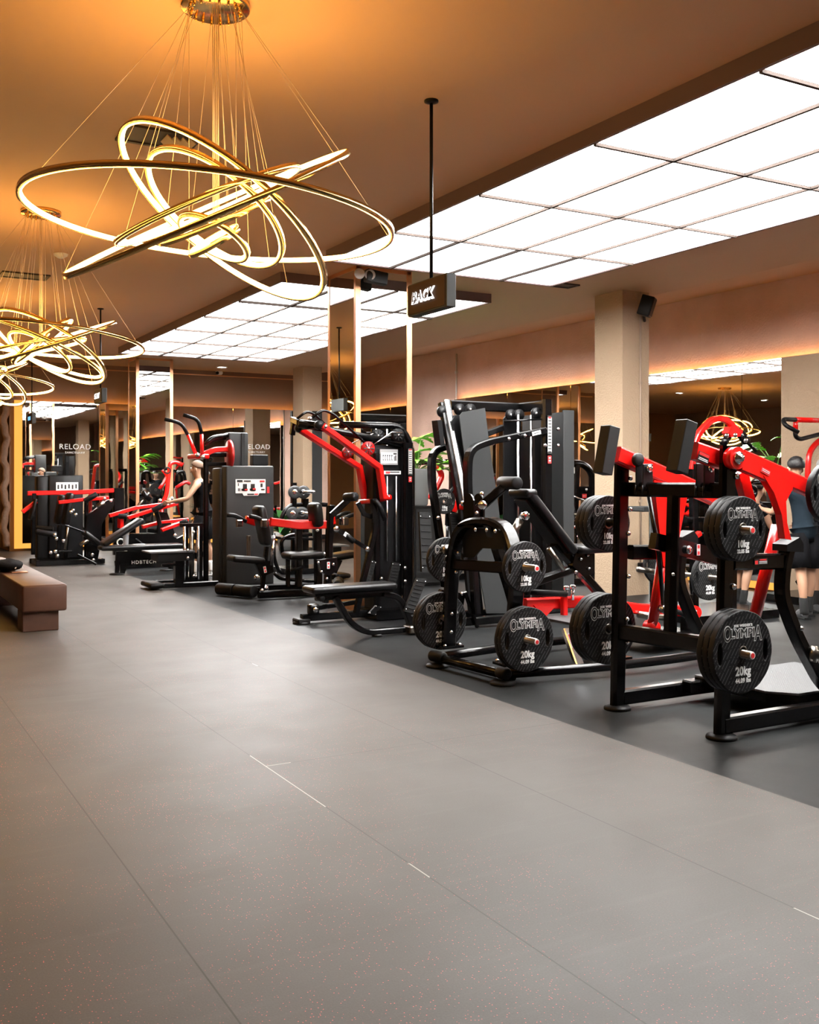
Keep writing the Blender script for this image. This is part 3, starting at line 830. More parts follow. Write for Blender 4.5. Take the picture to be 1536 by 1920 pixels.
# gusset fork under the lever
mb = MB(); gy = yo
g = [at(px, py, Y=gy) for px, py in ((1427, 893), (1462, 905), (1461, 935), (1455, 990), (1450, 996), (1446, 955))]
g2 = [at(px, py, Y=gy) for px, py in ((1426, 892), (1446, 925), (1460, 965), (1466, 1010), (1478, 1012), (1470, 980), (1468, 940), (1480, 918), (1481, 908))]
mb.prism(g2, (0, .05, 0)); mb.build('lever_fork', 'red', A)
mb = MB(); mb.bar([at(1388, 885, Y=YR+.05), at(1408, 960, Y=YR+.05)], .05, .09, up=(1, 0, 0)); mb.build('inner_lever', 'red', A)
t0, t1 = at(1413, 1165, Y=YR+.2), at(1458, 985, Y=YR+.12)
mb = MB(); mb.rod([t0, t1], .038); mb.build('drop_tube', 'red', A)
# left lever
yl = YL-.06
l0, l1 = at(1156, 852, Y=yl), at(1300, 916, Y=yl)
mb = MB(); mb.bar([l0, l1, l1+(l1-l0)*.9], .07, .105, up=(0, 0, 1)); mb.build('lever_arm', 'red', A)
mb = MB(); mb.prism([at(px, py, Y=yl-.0) for px, py in ((1221, 900), (1250, 905), (1252, 1000), (1243, 1065), (1238, 1060))], (0, .06, 0))
mb.prism([at(px, py, Y=yl-.25) for px, py in ((1284, 930), (1262, 930), (1262, 1050), (1272, 990))], (0, .05, 0)); mb.build('lever_fork', 'red', A)
mb = MB(); mb.rod([at(1222, 1180, Y=yl+.1), at(1242, 1050, Y=yl+.02)], .036); mb.lathe(at(1222, 1176, Y=yl+.1), (0, 1, 0), [(-.04, .045), (.04, .045)], 16); mb.build('drop_tube', 'red', A)
mb = MB(); mb.rod([at(1217, 930, Y=yl-.02), at(1236, 1040, Y=yl-.02), at(1244, 1135, Y=yl)], .015); mb.build('gas_strut', 'black', A)
mb = MB(); mb.lathe(at(1243, 1142, Y=yl), (0, -1, 0), [(-.02, .03), (.02, .03), (.03, .018)], 14); mb.build('strut_bolt', 'chrome', A)
# block bumpers
for (pts, y) in ((((1288, 790), (1269, 886)), YR+.075), (((1145, 800), (1130, 889)), YL-.04)):
    a, b = at(*pts[0], Y=y), at(*pts[1], Y=y); d = (b-a)
    dn = d.normalized(); R = Matrix((dn.cross(V((0, 1, 0))).normalized()*-1, V((0, 1, 0)), -dn)).transposed()
    mb = MB(); mb.box((a+b)/2, (.088, .095, d.length), R, ch=.004); mb.build('bumper_block', 'block', A)
# stop brackets on the top beam
for px in (1208, 1322):
    p = at(px, 900, X=4.47)
    mb = MB(); 
    for dy in (-.032, .032): mb.box((4.47, p.y+dy, 1.50), (.085, .012, .17), ch=.004); mb.rod([(4.425, p.y+dy, 1.45), (4.425, p.y+dy, 1.39)], .006)
    mb.box((4.48, p.y, 1.43), (.09, .09, .02)); mb.build('stop_bracket', 'black_matte', A)
    mb = MB(); mb.lathe((4.47, p.y-.045, 1.555), (0, -1, 0), [(0, .024), (.012, .024), (.018, .012)], 14); mb.build('bracket_bolt', 'chrome', A)
mb = MB(); mb.lathe(at(1194, 862, Y=yl-.06), (0, -1, 0), [(0, .042), (.025, .042), (.032, .034)], 16); mb.build('rubber_stop', 'block', A)
# bolts
mb = MB()
for px, py, y in ((1373, 893, YR), (1367, 1099, YR)): mb.bolt(AR(px, py)+V((.0, -.03, 0)), (0, -1, 0), .018, .02)
for px, py in ((1176, 897), (1175, 955), (1172, 1000), (1172, 1080), (1169, 1160), (1169, 1203)): mb.bolt(AL(px, py)+V((0, -.03, 0)), (0, -1, 0), .015, .018)
mb.bolt(AR(1493, 1177)+V((0, -.03, 0)), (0, -1, 0), .016, .02); mb.bolt(AR(1516, 1214)+V((0, -.03, 0)), (0, -1, 0), .016, .02)
mb.bolt(AR(1530, 1350)+V((0, -.035, 0)), (0, -1, 0), .02, .03); mb.bolt(AL(1286, 1291)+V((0, -.04, 0)), (0, -1, 0), .022, .03)
mb.bolt(AR(1262, 1077), (0, -1, 0), .01, .01)
mb.build('bolts', 'chrome', A)
# labels
label_plate('warning_label', at(1317, 858, Y=yr-.018)+V((0, -.01, 0)), (.93, 0, -.30), (.30, 0, .93), .085, .055, A, 'labelblack', rows=((0, -.15, .8, .08), (0, -.32, .9, .08)), red=((0, .28, .9, .3),))
label_plate('serial_label', at(1436, 884, Y=yo-.026), (.93, 0, -.36), (.36, 0, .93), .075, .030, A, 'redprint', rows=((0, .2, .85, .1), (0, -.1, .85, .1)))
label_plate('warning_label', at(1427, 1053, Y=YR-.036), (1, 0, 0), (0, 0, 1), .11, .035, A, 'labelblack', rows=((.15, 0, .6, .12), (.15, -.25, .6, .1)), red=((-.35, -.1, .22, .6), (.15, .3, .5, .25)))
label_plate('name_label', V((4.40, at(1297, 1204, X=4.4).y, .515)), (0, -1, 0), (0, 0, 1), .09, .045, A, 'sticker', rows=((0, .12, .6, .12), (0, -.2, .4, .1)))
# selector block between the frame and the lever : adjustable bracket with red arrows
q = at(1318, 1030, Y=YL-.35)
mb = MB(); mb.box(q+V((-.12, 0, 0)), (.62, .06, .10), Matrix.Rotation(.22, 3, 'Y')); mb.build('adjuster_beam', 'black', A)
mb = MB(); mb.lathe(at(1291, 1031, Y=YL-.39), (0, -1, 0), [(0, .026), (.01, .026), (.016, .016)], 14); mb.build('adjuster_bolt', 'chrome', A)
label_plate('adjuster_label', at(1310, 1031, Y=YL-.392), (1, 0, 0), (0, 0, 1), .028, .07, A, 'sticker', red=((0, .28, .6, .3), (0, -.28, .6, .3)))

def stack(kind, n, x, y0, dy, z, label_fmt, names, flip=False):
    for i in range(n):
        plate(kind, x, y0+dy*i, z, label_fmt.format(names[i]), printed=(i == 0 or dy == 0), flip=flip, spin=0)
FMB = {1: ['only'], 2: ['front', 'rear'], 3: ['front', 'middle', 'rear']}
stack(20, 3, 4.42, 4.07, .043, .52, '{} 20kg plate of the three on the lowest right peg of the nearest machine', FMB[3])
stack(10, 3, 4.42, 4.07, .043, 1.21, '{} 10kg plate of the three on the upper right peg of the nearest machine', FMB[3])
stack(20, 3, 4.42, 5.21, .043, .50, '{} 20kg plate of the three behind the left post of the nearest machine, low down', FMB[3])
stack(10, 3, 4.42, 5.21, .043, 1.197, '{} 10kg plate of the three behind the left post of the nearest machine, high up', FMB[3])
pc = at(1534, 925, Y=YR-.16)
plate(10, pc.x+.13, YR-.13, pc.z, 'weight plate at the right edge, loaded on the red lever arm of the nearest machine', printed=True)

# ================================================================ MACHINE B : plate-loaded row with bell shaped frame
XB = 4.33
B = thing('chest_supported_row_machine', (5.0, 6.5, 0), 'plate-loaded row machine with an arched black frame and sloping chest pad', 'gym machine', 'plate-loaded gym machines')
def BX(px, py, x=XB): return at(px, py, X=x)
# base frame
f1, f2 = at(821, 1250, Z=0), at(943, 1283, Z=0)
mb = MB()
foot(mb, f1.x, f1.y, .095); foot(mb, f2.x, f2.y, .095); foot(mb, 6.55, 6.95); foot(mb, 6.55, 6.0); mb.build('rubber_feet', 'rubber', B)
mb = MB(); mb.rod([f1+V((-.01, .02, .075)), f2+V((0, -.03, .075))], .036); mb.build('front_rail', 'black', B)
mb = MB(); mb.rod([f1+V((.1, .0, .035)), f2+V((.1, 0, .035))], .02); mb.build('lower_rail', 'black', B)
mb = MB(); mb.roller(f1+V((-.03, .05, .085)), f1+V((.0, -.10, .085)), .045); mb.roller(f2+V((0, .05, .08)), f2+V((0, -.06, .08)), .045); mb.build('end_caps', 'rubber', B)
mb = MB(); mb.rod([f2+V((0, 0, .075)), V((4.9, 5.93, .08)), V((5.6, 5.90, .08)), V((6.55, 6.0, .08))], .036, fil=.3); mb.build('side_rail', 'black', B)
mb = MB(); mb.rod([f1+V((0, 0, .075)), V((4.9, 7.02, .08)), V((5.6, 7.06, .08)), V((6.55, 6.95, .08))], .036, fil=.3); mb.build('side_rail', 'black', B)
mb = MB(); mb.bar([V((6.5, 6.0, .08)), V((6.5, 6.95, .08))], .07, .07, up=(0, 0, 1)); mb.build('rear_rail', 'black', B)
# arch
px_l = [(844, 1232), (852, 1062), (858, 1018)]
arch = [BX(841, 1228), BX(846, 1100), BX(852, 1030), BX(864, 990), BX(890, 977), BX(925, 977), BX(952, 990), BX(966, 1035), BX(970, 1090), BX(962, 1180), BX(956, 1256)]
arch[0].z = arch[-1].z = .12
mb = MB(); mb.bar(arch, .115, .062, up=(0, 1, 0), fil=.09, n=4) if False else mb.sweep(fillet(arch, .10, 4), section('rect', .062, .12, .25)[::1], up=(1, 0, 0)); mb.build('arch_frame', 'black', B)
mb = MB()
for p in (arch[0], arch[-1]): mb.box(V((p.x, p.y, .125)), (.2, .16, .02)); 
mb.build('mount_plate', 'black', B)
mb = MB()
for p in (arch[0], arch[-1]):
    for dx, dy in ((-.07, -.06), (-.07, .06), (.07, -.06)): mb.bolt(V((p.x+dx, p.y+dy, .135)), (0, 0, 1), .016, .018)
for px, py in ((855, 1036), (851, 1072), (843, 1150), (842, 1184)): mb.bolt(BX(px, py, XB-.05)+V((0, -.03, 0)), (0, -1, .0), .014, .016)
for px, py in ((893, 993), (914, 994), (930, 996)): mb.bolt(BX(px, py, XB-.07), (-1, 0, .0), .017, .014)
mb.build('bolts', 'chrome', B)
mb = MB(); mb.bar([BX(850, 1058), BX(968, 1066)], .062, .085, up=(0, 0, 1)); mb.build('arch_crossbar', 'black', B)
mb = MB(); mb.prism([BX(px, py, XB+.03) for px, py in ((868, 990), (950, 990), (946, 1030), (905, 1028), (890, 1045), (870, 1045))], (.012, 0, 0)); mb.build('front_gusset', 'black_matte', B)
# head bracket, lever to the roller
hb = BX(889, 955, XB+.02)
mb = MB()
poly = [hb+V((0, math.cos(a)*.075*1.0, .04+math.sin(a)*.085)) for a in [i*PI/8 for i in range(9)]] + [hb+V((0, -.075, -.12)), hb+V((0, .075, -.12))]
for dx in (-.045, .045): mb.prism([p+V((dx, 0, 0)) for p in poly], (.014, 0, 0))
mb.box(hb+V((0, 0, -.13)), (.16, .24, .02)); mb.box(hb+V((0, 0, -.03)), (.09, .10, .12)); mb.build('head_bracket', 'black', B)
mb = MB(); mb.lathe(BX(905, 947, XB-.06), (-.6, -.7, 0), [(-.02, .034), (.012, .034), (.02, .02)], 16); mb.bolt(BX(905, 926, XB-.05), (-1, -.3, 0), .018, .02); mb.bolt(BX(896, 962, XB-.05), (-1, 0, 0), .015, .02); mb.build('head_bolts', 'chrome', B)
r0 = BX(938, 905, 4.55); r1 = BX(966, 906, 4.5)
mb = MB(); mb.bar([BX(896, 955, XB+.05), BX(948, 910, 4.5)], .05, .07, up=(0, 0, 1)); mb.build('roller_arm', 'black', B)
mb = MB(); mb.roller(BX(940, 905, 4.52), BX(968, 906, 4.48)+V((0, -.02, 0)), .05); mb.build('foam_roller', 'rubber', B)
# chest pad and its carrier
ca, cb = V((4.66, 6.52, 1.395)), V((5.12, 6.52, .90))
d = (cb-ca).normalized(); nrm = V((d.z, 0, -d.x)); nrm = -nrm if nrm.z < 0 else nrm
R = Matrix((d, V((0, 1, 0)), d.cross(V((0, 1, 0))))).transposed()
mb = MB(); mb.box((ca+cb)/2, ((cb-ca).length, .27, .07), R, ch=.028, seg=3)
mb.build('chest_pad', 'vinyl', B)
mb = MB(); mb.box(ca+V((.02, 0, -.02)), (.11, .27, .07), ch=.028, seg=3); mb.build('pad_nose', 'vinyl', B)
mb = MB(); mb.box((ca+cb)/2-V((-nrm.x, 0, -nrm.z))*-.05 if False else (ca+cb)/2-nrm*.05, ((cb-ca).length*.85, .16, .02), R); mb.build('pad_board', 'black_matte', B)
k0, k1 = at(1040, 1018, Y=6.5), at(1124, 1112, Y=6.5)
mb = MB(); mb.bar([k0, k1, V((k1.x+.45, 6.5, .5))][:2]+[k1+(k1-k0)*.35], .07, .075, up=(0, 1, 0)); mb.build('carrier_beam', 'black', B)
label_plate('adjuster_label', at(1085, 1063, Y=6.46), (.62, 0, -.78), (.78, 0, .62), .10, .05, B, 'sticker', red=((-.22, 0, .3, .6), (.25, 0, .3, .6)))
mb = MB()
for px, py in ((1089, 1048), (1102, 1041), (1104, 1066), (1079, 1072)): mb.bolt(at(px, py, Y=6.43), (0, -1, 0), .013, .015)
mb.lathe(at(986, 967, Y=6.38), (0, -1, 0), [(-.02, .034), (.012, .034), (.02, .02)], 16); mb.build('carrier_bolts', 'chrome', B)
mb = MB(); mb.prism([at(px, py, Y=6.46) for px, py in ((1078, 1030), (1110, 1030), (1112, 1075), (1090, 1080), (1070, 1060))], (0, .05, 0)); mb.build('carrier_bracket', 'black', B)
mb = MB(); mb.rod([at(975, 968, Y=6.45), at(985, 960, Y=6.45), at(958, 1010, Y=6.45)][1:], .026); mb.build('strut_sleeve', 'black', B)
mb = MB(); mb.rod([at(975, 975, Y=6.43), at(957, 1008, Y=6.43)], .03); mb.rod([at(1029, 1028, Y=6.4), at(1057, 1069, Y=6.4)], .02); mb.build('chrome_strut', 'steel', B)
# main rising mast from the arch down to the deck
mb = MB(); mb.bar([V((4.35, 6.5, 1.15)), V((4.55, 6.5, .62)), V((4.7, 6.5, .14))], .07, .09, up=(0, 1, 0), fil=.1); mb.bar([V((4.55, 6.5, .62)), V((5.25, 6.5, .78))], .06, .08, up=(0, 1, 0)); mb.build('mast', 'black', B)
mb = MB(); mb.box((5.33, 6.52, .92), (.36, .30, .065), ch=.03, seg=3); mb.build('seat_pad', 'vinyl', B)
# tread deck on chrome legs
d0 = at(1055, 1163, Y=6.4)
mb = MB(); mb.prism([V((4.95, 6.2, .36)), V((5.5, 6.15, .36)), V((5.6, 6.75, .36)), V((4.95, 6.75, .36))], (0, 0, .02)); mb.build('foot_deck', 'tread', B)
mb = MB(); mb.bar([at(1062, 1180, Y=6.15), at(1087, 1250, Y=5.98)], .075, .045, up=(0, 1, 0)); mb.build('deck_leg', 'chrome', B)
label_plate('leg_label', at(1073, 1205, Y=6.04), (.4, 0, -.9), (.9, 0, .4), .16, .035, B, 'sticker', red=((0, 0, .9, .5),))
mb = MB(); mb.bar([V((5.5, 6.75, .35)), V((5.7, 6.95, .09))], .06, .06, up=(0, 1, 0)); mb.box((5.2, 6.0, .11), (.2, .1, .03)); mb.build('deck_leg', 'black', B)
# low red levers
for y in (6.72,):
    mb = MB(); mb.bar([at(984, 1133, Y=y), at(1090, 1128, Y=y), at(1200, 1142, Y=y), at(1300, 1146, Y=y)], .07, .095, up=(0, 0, 1)); mb.build('lever_arm', 'red', B)
    mb = MB(); mb.prism([at(px, py, Y=y-.04) for px, py in ((1000, 1135), (1042, 1135), (1022, 1156), (1012, 1150))], (0, .02, 0))
    mb.bar([at(1058, 1112, Y=y-.07), at(1058, 1156, Y=y-.07)], .05, .05, up=(1, 0, 0))
    mb.cyl(at(1303, 1148, Y=y-.05), at(1303, 1148, Y=y+.05), .06, 20); mb.build('lever_bracket', 'red', B)
    mb = MB(); mb.rod([at(990, 1110, Y=y-.1), at(1062, 1114, Y=y-.1)], .024); mb.roller(at(984, 1108, Y=y-.1), at(992, 1110, Y=y-.1), .034); mb.build('grip', 'rubber', B)
    mb = MB(); mb.rod([at(1197, 1152, Y=y-.05), at(1246, 1158, Y=y-.1)], .03); mb.build('chrome_sleeve', 'steel', B)
    mb = MB()
    for px, py in ((1062, 1105), (1074, 1103)): mb.cyl(at(px, py+22, Y=y-.08), at(px, py, Y=y-.08), .014, 10); mb.lathe(at(px, py, Y=y-.08), (0, 0, 1), [(0, .024), (.02, .026), (.03, .016)], 12)
    mb.bolt(at(1303, 1148, Y=y-.055), (0, -1, 0), .026, .02); mb.bolt(at(1238, 1143, Y=y-.07), (0, -1, 0), .022, .02); mb.build('lever_bolts', 'chrome', B)
mb = MB(); mb.bar([V((6.62, 6.72, .09)), V((6.62, 6.72, .45))], .09, .09, up=(0, 1, 0)); mb.box((6.3, 6.72, .12), (.7, .5, .03)); mb.build('rear_post', 'black', B)
mb = MB(); mb.rod([at(1248, 1143, Y=5.95), at(1285, 1150, Y=5.95), at(1312, 1180, Y=5.95), at(1330, 1230, Y=5.95)], .022, fil=.12); mb.build('cable_hose', 'rubber', B)
# pegs
for (y, dy, z, px) in ((6.06, -1, .855, 0), (6.06, -1, .335, 0), (7.04, 1, .91, 0), (7.04, 1, .36, 0)):
    x = 4.30
    mb = MB(); peg(mb, (x, y, z), (x, y+dy*.24, z)); o = mb.build('plate_peg', 'steel', B); disc_label((x, y+dy*.24, z), (0, dy, 0), o)
pa = at(981, 1061, Y=5.99); pb = at(986, 1196, Y=5.98)
plate(10, 4.31, 5.985, .855, 'single 10kg plate on the upper right peg of the arched row machine')
stack(20, 2, 4.31, 5.965, .044, .335, '{} 20kg plate of the two on the lower right peg of the arched row machine', FMB[2])
pa = at(838, 1049, Y=7.12)
plate(10, pa.x, 7.13, pa.z, '10kg plate behind the left leg of the arched row machine, upper peg')
pa = at(827, 1164, Y=7.12)
stack(20, 2, pa.x, 7.12, .044, pa.z, '{} 20kg plate of the two on the lower left peg of the arched row machine', FMB[2])
# ================================================================ MACHINE C : low row with a tall weight tower
TX, TY = 6.5, 8.55
C2 = thing('low_row_machine', (5.6, 8.7, 0), 'tall black seated row tower with weight stack, grey guard panel and long flat seat', 'gym machine', 'cable gym machines')
def cy(px, py, y): return at(px, py, Y=y)
ZT = 2.30
tl = V((5.50, 8.98, ZT)); tr = V((6.46, 9.02, ZT))
p = cy(1025, 752, 8.50); cx_ = p.x
mb = MB(); mb.sweep([V((cx_, 8.50, .02)), V((cx_, 8.50, ZT+.01))], section('rect', .07, .12, .3), up=(1, 0, 0)); mb.build('front_upright', 'black', C2)
mb = MB(); mb.bar([tl+V((.02, 0, -.05)), V((6.40, 9.0, ZT-.05)), V((cx_, 8.52, ZT-.05))], .07, .10, up=(0, 0, 1)); mb.build('top_beam', 'black', C2)
mb = MB(); mb.sweep([V((6.42, 9.06, .02)), V((6.42, 9.06, ZT-.04))], section('rect', .07, .10, .3), up=(1, 0, 0)); mb.build('rear_upright', 'black', C2)
mb = MB(); mb.box((6.42, 8.78, .06), (.5, .7, .10)); mb.bar([V((6.3, 8.5, .07)), V((4.75, 8.5, .07))], .07, .08, up=(0, 0, 1)); mb.bar([V((6.3, 8.95, .07)), V((5.0, 8.95, .07))], .07, .08, up=(0, 0, 1)); mb.build('base_frame', 'black', C2)
mb = MB(); mb.box((6.46, 8.80, 1.05), (.22, .34, 1.9)); mb.build('weight_stack', 'black_matte', C2)
mb = MB(); mb.sweep([V((6.64, 8.44, .05)), V((6.64, 8.44, 2.20))], section('rect', .03, .14, .2), up=(1, 0, 0))
mb.box((6.68, 8.9, 1.12), (.02, .8, 2.14)); mb.build('side_shroud', 'shroud', C2)
mb = MB()
for px in (972, 996): q = cy(px, 900, 8.62); mb.cyl((q.x, 8.62, .1), (q.x, 8.62, 2.15), .011, 10)
mb.build('guide_rods', 'chrome', C2)
mb = MB(); q0 = cy(945, 790, 8.6); mb.rod([cy(945, 790, 8.62), cy(1015, 786, 8.52)], .01); mb.build('cross_rod', 'black', C2)
# pulleys
mb = MB()
for px, py, y in ((958, 778, 8.9), (973, 778, 8.85), (1006, 775, 8.6), (862, 768, 8.9), (882, 768, 8.9)):
    q = cy(px, py, y); mb.lathe(q+V((0, .02, 0)), (0, -1, 0), [(0, .06), (.01, .06), (.02, .05), (.03, .06), (.04, .06)], 20)
mb.build('pulleys', 'black_matte', C2)
mb = MB()
for px, py, y in ((862, 768, 8.84), (882, 768, 8.84), (1006, 775, 8.54), (958, 778, 8.84)): mb.bolt(cy(px, py, y), (0, -1, 0), .014, .014)
mb.bolt(V((cx_-.05, 8.46, 2.0)), (-.5, -1, 0), .02, .02); mb.bolt(V((cx_-.05, 8.46, 1.83)), (-.5, -1, 0), .02, .02); mb.bolt(V((cx_+.12, 8.46, 2.0)), (-.5, -1, 0), .02, .02); mb.bolt(V((cx_+.12, 8.46, 1.83)), (-.5, -1, 0), .02, .02)
mb.build('bolts', 'chrome', C2)
# tilted chrome rail and its dark channel
ra, rb = cy(836, 750, 8.9), cy(874, 948, 8.6)
mb = MB(); mb.bar([ra, rb], .05, .03, up=(0, 1, 0)); mb.build('guide_rail', 'satin', C2)
mb = MB(); mb.bar([ra+V((-.04, .03, -.03)), rb+V((-.045, .03, -.03))], .05, .06, up=(0, 1, 0)); mb.bar([ra+V((.035, .02, 0)), rb+V((.035, .02, 0))], .03, .05, up=(0, 1, 0))
mb.build('rail_channel', 'black', C2)
mb = MB(); mb.bar([rb, rb+(rb-ra)*.35], .07, .08, up=(0, 1, 0)); mb.build('lower_rail', 'black', C2)
mb = MB(); mb.box((ra+V((-.09, .0, -.34))), (.05, .12, .26), Matrix.Rotation(-.14, 3, 'Y')); mb.lathe(ra+V((-.05, -.03, -.12)), (0, 1, 0), [(0, .06), (.03, .06)], 18); mb.build('rail_carriage', 'black_matte', C2)
mb = MB(); mb.lathe(cy(873, 951, 8.55), (1, -.2, -.1), [(-.06, .03), (.12, .03), (.13, .02)], 14); mb.build('rail_collar', 'red', C2)
mb = MB(); mb.lathe(cy(868, 944, 8.52), (0, -1, 0), [(0, .03), (.02, .03), (.03, .016)], 14); mb.build('collar_bolt', 'chrome', C2)
# grey guard panels
def slab(px, y, d, name, m, root, dv=None):
    mb = MB(); mb.prism([cy(a, b, y) for a, b in px], dv or (0, d, 0)); return mb.build(name, m, root)
slab([(861, 780), (867, 773), (909, 765), (918, 840), (932, 930), (945, 1040), (958, 1150), (912, 1150), (893, 1040), (877, 900)], 8.70, .012, 'guard_panel', 'shroud', C2)
slab([(844, 790), (852, 779), (862, 778), (880, 940), (905, 1150), (880, 1150)], 8.82, .05, 'guard_back', 'black_matte', C2)
slab([(944, 785), (952, 775), (966, 772), (972, 800), (972, 1140), (944, 1140)], 9.02, .02, 'rear_guard', 'black_matte', C2)
# bent side tubes
def tube(name, pts, y, w, h, root, fil=.14, m='black'):
    mb = MB(); mb.bar([cy(a, b, y) for a, b in pts], w, h, up=(0, 1, 0), fil=fil); return mb.build(name, m, root)
mb = MB(); pts = [(1020, 807), (914, 829), (879, 843), (876, 900), (884, 1010), (893, 1150)]
ys = [8.46, 8.40, 8.38, 8.38, 8.38, 8.38]
mb.bar([cy(a, b, y) for (a, b), y in zip(pts, ys)], .065, .095, up=(0, 1, 0), fil=.16); mb.build('side_arm', 'black', C2)
mb = MB(); pts = [(941, 802), (915, 812), (846, 835), (810, 846), (809, 900), (824, 1000), (835, 1100)]
mb.bar([cy(a, b, y) for (a, b), y in zip(pts, [9.02]*7)], .065, .09, up=(0, 1, 0), fil=.16); mb.build('side_arm', 'black', C2)
mb = MB()
for px, py in ((924, 832), (954, 823), (984, 817)): mb.bolt(cy(px, py, 8.38), (0, -1, 0), .02, .018)
for px, py in ((821, 971),): mb.bolt(cy(px, py, 8.95), (0, -1, 0), .022, .02)
mb.build('bolts', 'chrome', C2)
mb = MB()
for px, py in ((942, 826), (975, 816)): mb.rod([cy(px-8, py-4, 8.40), cy(px+3, py+3, 8.36)], .006)
mb.build('grips', 'black', C2)
label_plate('name_label', cy(1003, 812, 8.40)+V((0, -.03, 0)), (.97, 0, .22), (-.22, 0, .97), .11, .04, C2, 'sticker', rows=((0, 0, .7, .2),))
def strip_label(p, root, h=.42, w=.05):
    """long vertical maker's decal and a small red sticker below"""
    s = MB().box(p, (w, .004, h), ch=.001).build('decal', 'labelblack', root)
    mb = MB(); text_into(mb, 'GYMLECO', w*1.15, V(p)+V((0, -.004, 0)), (0, 0, 1), (-1, 0, 0), ext=.0005, xs=h/(w*6.2)) if False else None
    mb = MB(); n = 11
    for i in range(n): mb.box(V(p)+V((0, -.003, h*.40-i*h*.8/(n-1))), (w*.62, .002, h*.045))
    mb.box(V(p)+V((-w*.42, -.003, 0)), (w*.06, .002, h*.9)); mb.box(V(p)+V((w*.42, -.003, 0)), (w*.06, .002, h*.9)); mb.build('decal_print', 'print', s)
    mb = MB(); mb.box(V(p)+V((0, -.0035, h*.44)), (w*.5, .002, h*.05)); mb.build('decal_mark', 'redprint', s)
    r = MB().box(V(p)+V((0, 0, -h*.64)), (w*.75, .004, h*.2)).build('red_sticker', 'redprint', root)
    mb = MB()
    for i in range(2): mb.box(V(p)+V((0, -.003, -h*.60-i*h*.07)), (w*.4, .002, h*.03))
    mb.build('sticker_print', 'white', r)
strip_label(V((cx_-.0, 8.447, 1.94)), C2, .40, .055)
# ribbed foot plates
def footplate(px, y, root):
    pts = [cy(a, b, y) for a, b in px]
    o = MB().prism(pts, (.0, .03, 0)).build('footplate', 'block', root)
    mb = MB(); tl_, tr_, br_, bl_ = pts
    for k in range(8):
        f = (k+.8)/8.8
        a, b = tl_.lerp(bl_, f), tr_.lerp(br_, f)
        mb.bar([a+V((.01, -.018, 0)), b+V((-.01, -.018, 0))], .008, .008)
    mb.build('grip_ridges', 'rubber', o)
    mb = MB()
    for q in (tl_.lerp(br_, .07), tr_.lerp(bl_, .07), bl_.lerp(tr_, .07), br_.lerp(tl_, .07)): mb.bolt(q+V((0, -.015, 0)), (0, -1, 0), .007, .008)
    mb.build('bolts', 'chrome', root)
footplate([(785, 960), (805, 961), (812, 1074), (790, 1072)], 8.55, C2)
footplate([(781, 1084), (799, 1086), (775, 1150), (757, 1146)], 8.45, C2)
footplate([(842, 960), (866, 963), (868, 1000), (846, 1000)], 8.9, C2)
mb = MB(); mb.prism([cy(a, b, 8.52) for a, b in ((826, 1105), (870, 1113), (862, 1160), (850, 1172), (800, 1160))], (0, .06, 0)); mb.build('footplate_bracket', 'black', C2)
mb = MB()
for a, b in ((866, 1113), (860, 1141)): mb.bolt(cy(a, b, 8.48), (0, -1, 0), .02, .02)
mb.build('bolts', 'chrome', C2)
tube('strut', [(872, 1110), (895, 1176)], 8.45, .03, .04, C2)
# seat and bent seat tube
sa, sb = V((3.74, 8.5, .475)), V((4.56, 8.5, .475))
mb = MB(); R = Matrix.Rotation(.0, 3, 'Y'); mb.box((4.15, 8.52, .475), (.88, .26, .065), R, ch=.028, seg=3); mb.build('seat', 'vinyl', C2)
mb = MB(); mb.box((4.15, 8.52, .43), (.8, .2, .02)); mb.bar([V((3.80, 8.52, .40)), V((4.5, 8.52, .40))], .06, .06, up=(0, 0, 1)); mb.build('seat_carrier', 'black', C2)
mb = MB(); mb.roller((3.82, 8.42, .40), (3.82, 8.5, .40), .03); mb.build('end_cap', 'rubber', C2)
mb = MB(); mb.bar([V((3.98, 8.5, .40)), V((4.14, 8.5, .14)), V((4.30, 8.5, .045)), V((4.75, 8.5, .045)), V((5.3, 8.5, .06))], .055, .075, up=(0, 1, 0), fil=.16); mb.build('seat_leg', 'black', C2)
mb = MB(); mb.bar([V((4.48, 8.5, .40)), V((4.66, 8.5, .36)), V((4.78, 8.5, .1))], .055, .075, up=(0, 1, 0), fil=.14); mb.build('seat_leg', 'black', C2)
mb = MB(); mb.box((4.86, 8.45, .05), (.3, .14, .07), ch=.01); mb.build('base_bracket', 'steel', C2)
mb = MB(); foot(mb, 4.42, 8.5, .05); foot(mb, 5.1, 8.5, .06); mb.build('rubber_feet', 'rubber', C2)

# ================================================================ MACHINE D : front pulldown with red levers
YD = 9.62
D = thing('lever_pulldown_machine', (4.8, YD, 0), 'black pulldown tower with two long red bent levers standing before the mirrored pillar', 'gym machine', 'cable gym machines')
def dy(px, py, y=YD): return at(px, py, Y=y)
q = dy(765, 1150, 9.45)
mb = MB(); mb.sweep([V((q.x, 9.45, .02)), V((q.x, 9.45, dy(765, 830, 9.45).z))], section('rect', .06, .12, .3), up=(1, 0, 0)); mb.build('front_upright', 'black', D)
strip_label(V((q.x, 9.40, dy(765, 866, 9.4).z)), D, .29, .05)
mb = MB(); mb.rod([dy(637, 796, 9.75), dy(751, 799, 9.75), dy(772, 834, 9.72), dy(772, 1145, 9.72)], .036, fil=.22); mb.build('top_tube', 'black', D)
mb = MB(); mb.rod([dy(560, 795, 9.6), dy(621, 806, 9.6), dy(755, 834, 9.5)], .036, fil=.05); mb.build('boom', 'black', D)
mb = MB(); mb.bar([dy(552, 787, 9.9), dy(548, 815, 9.95)], .05, .06, up=(0, 1, 0)); mb.build('head_drop', 'black', D)
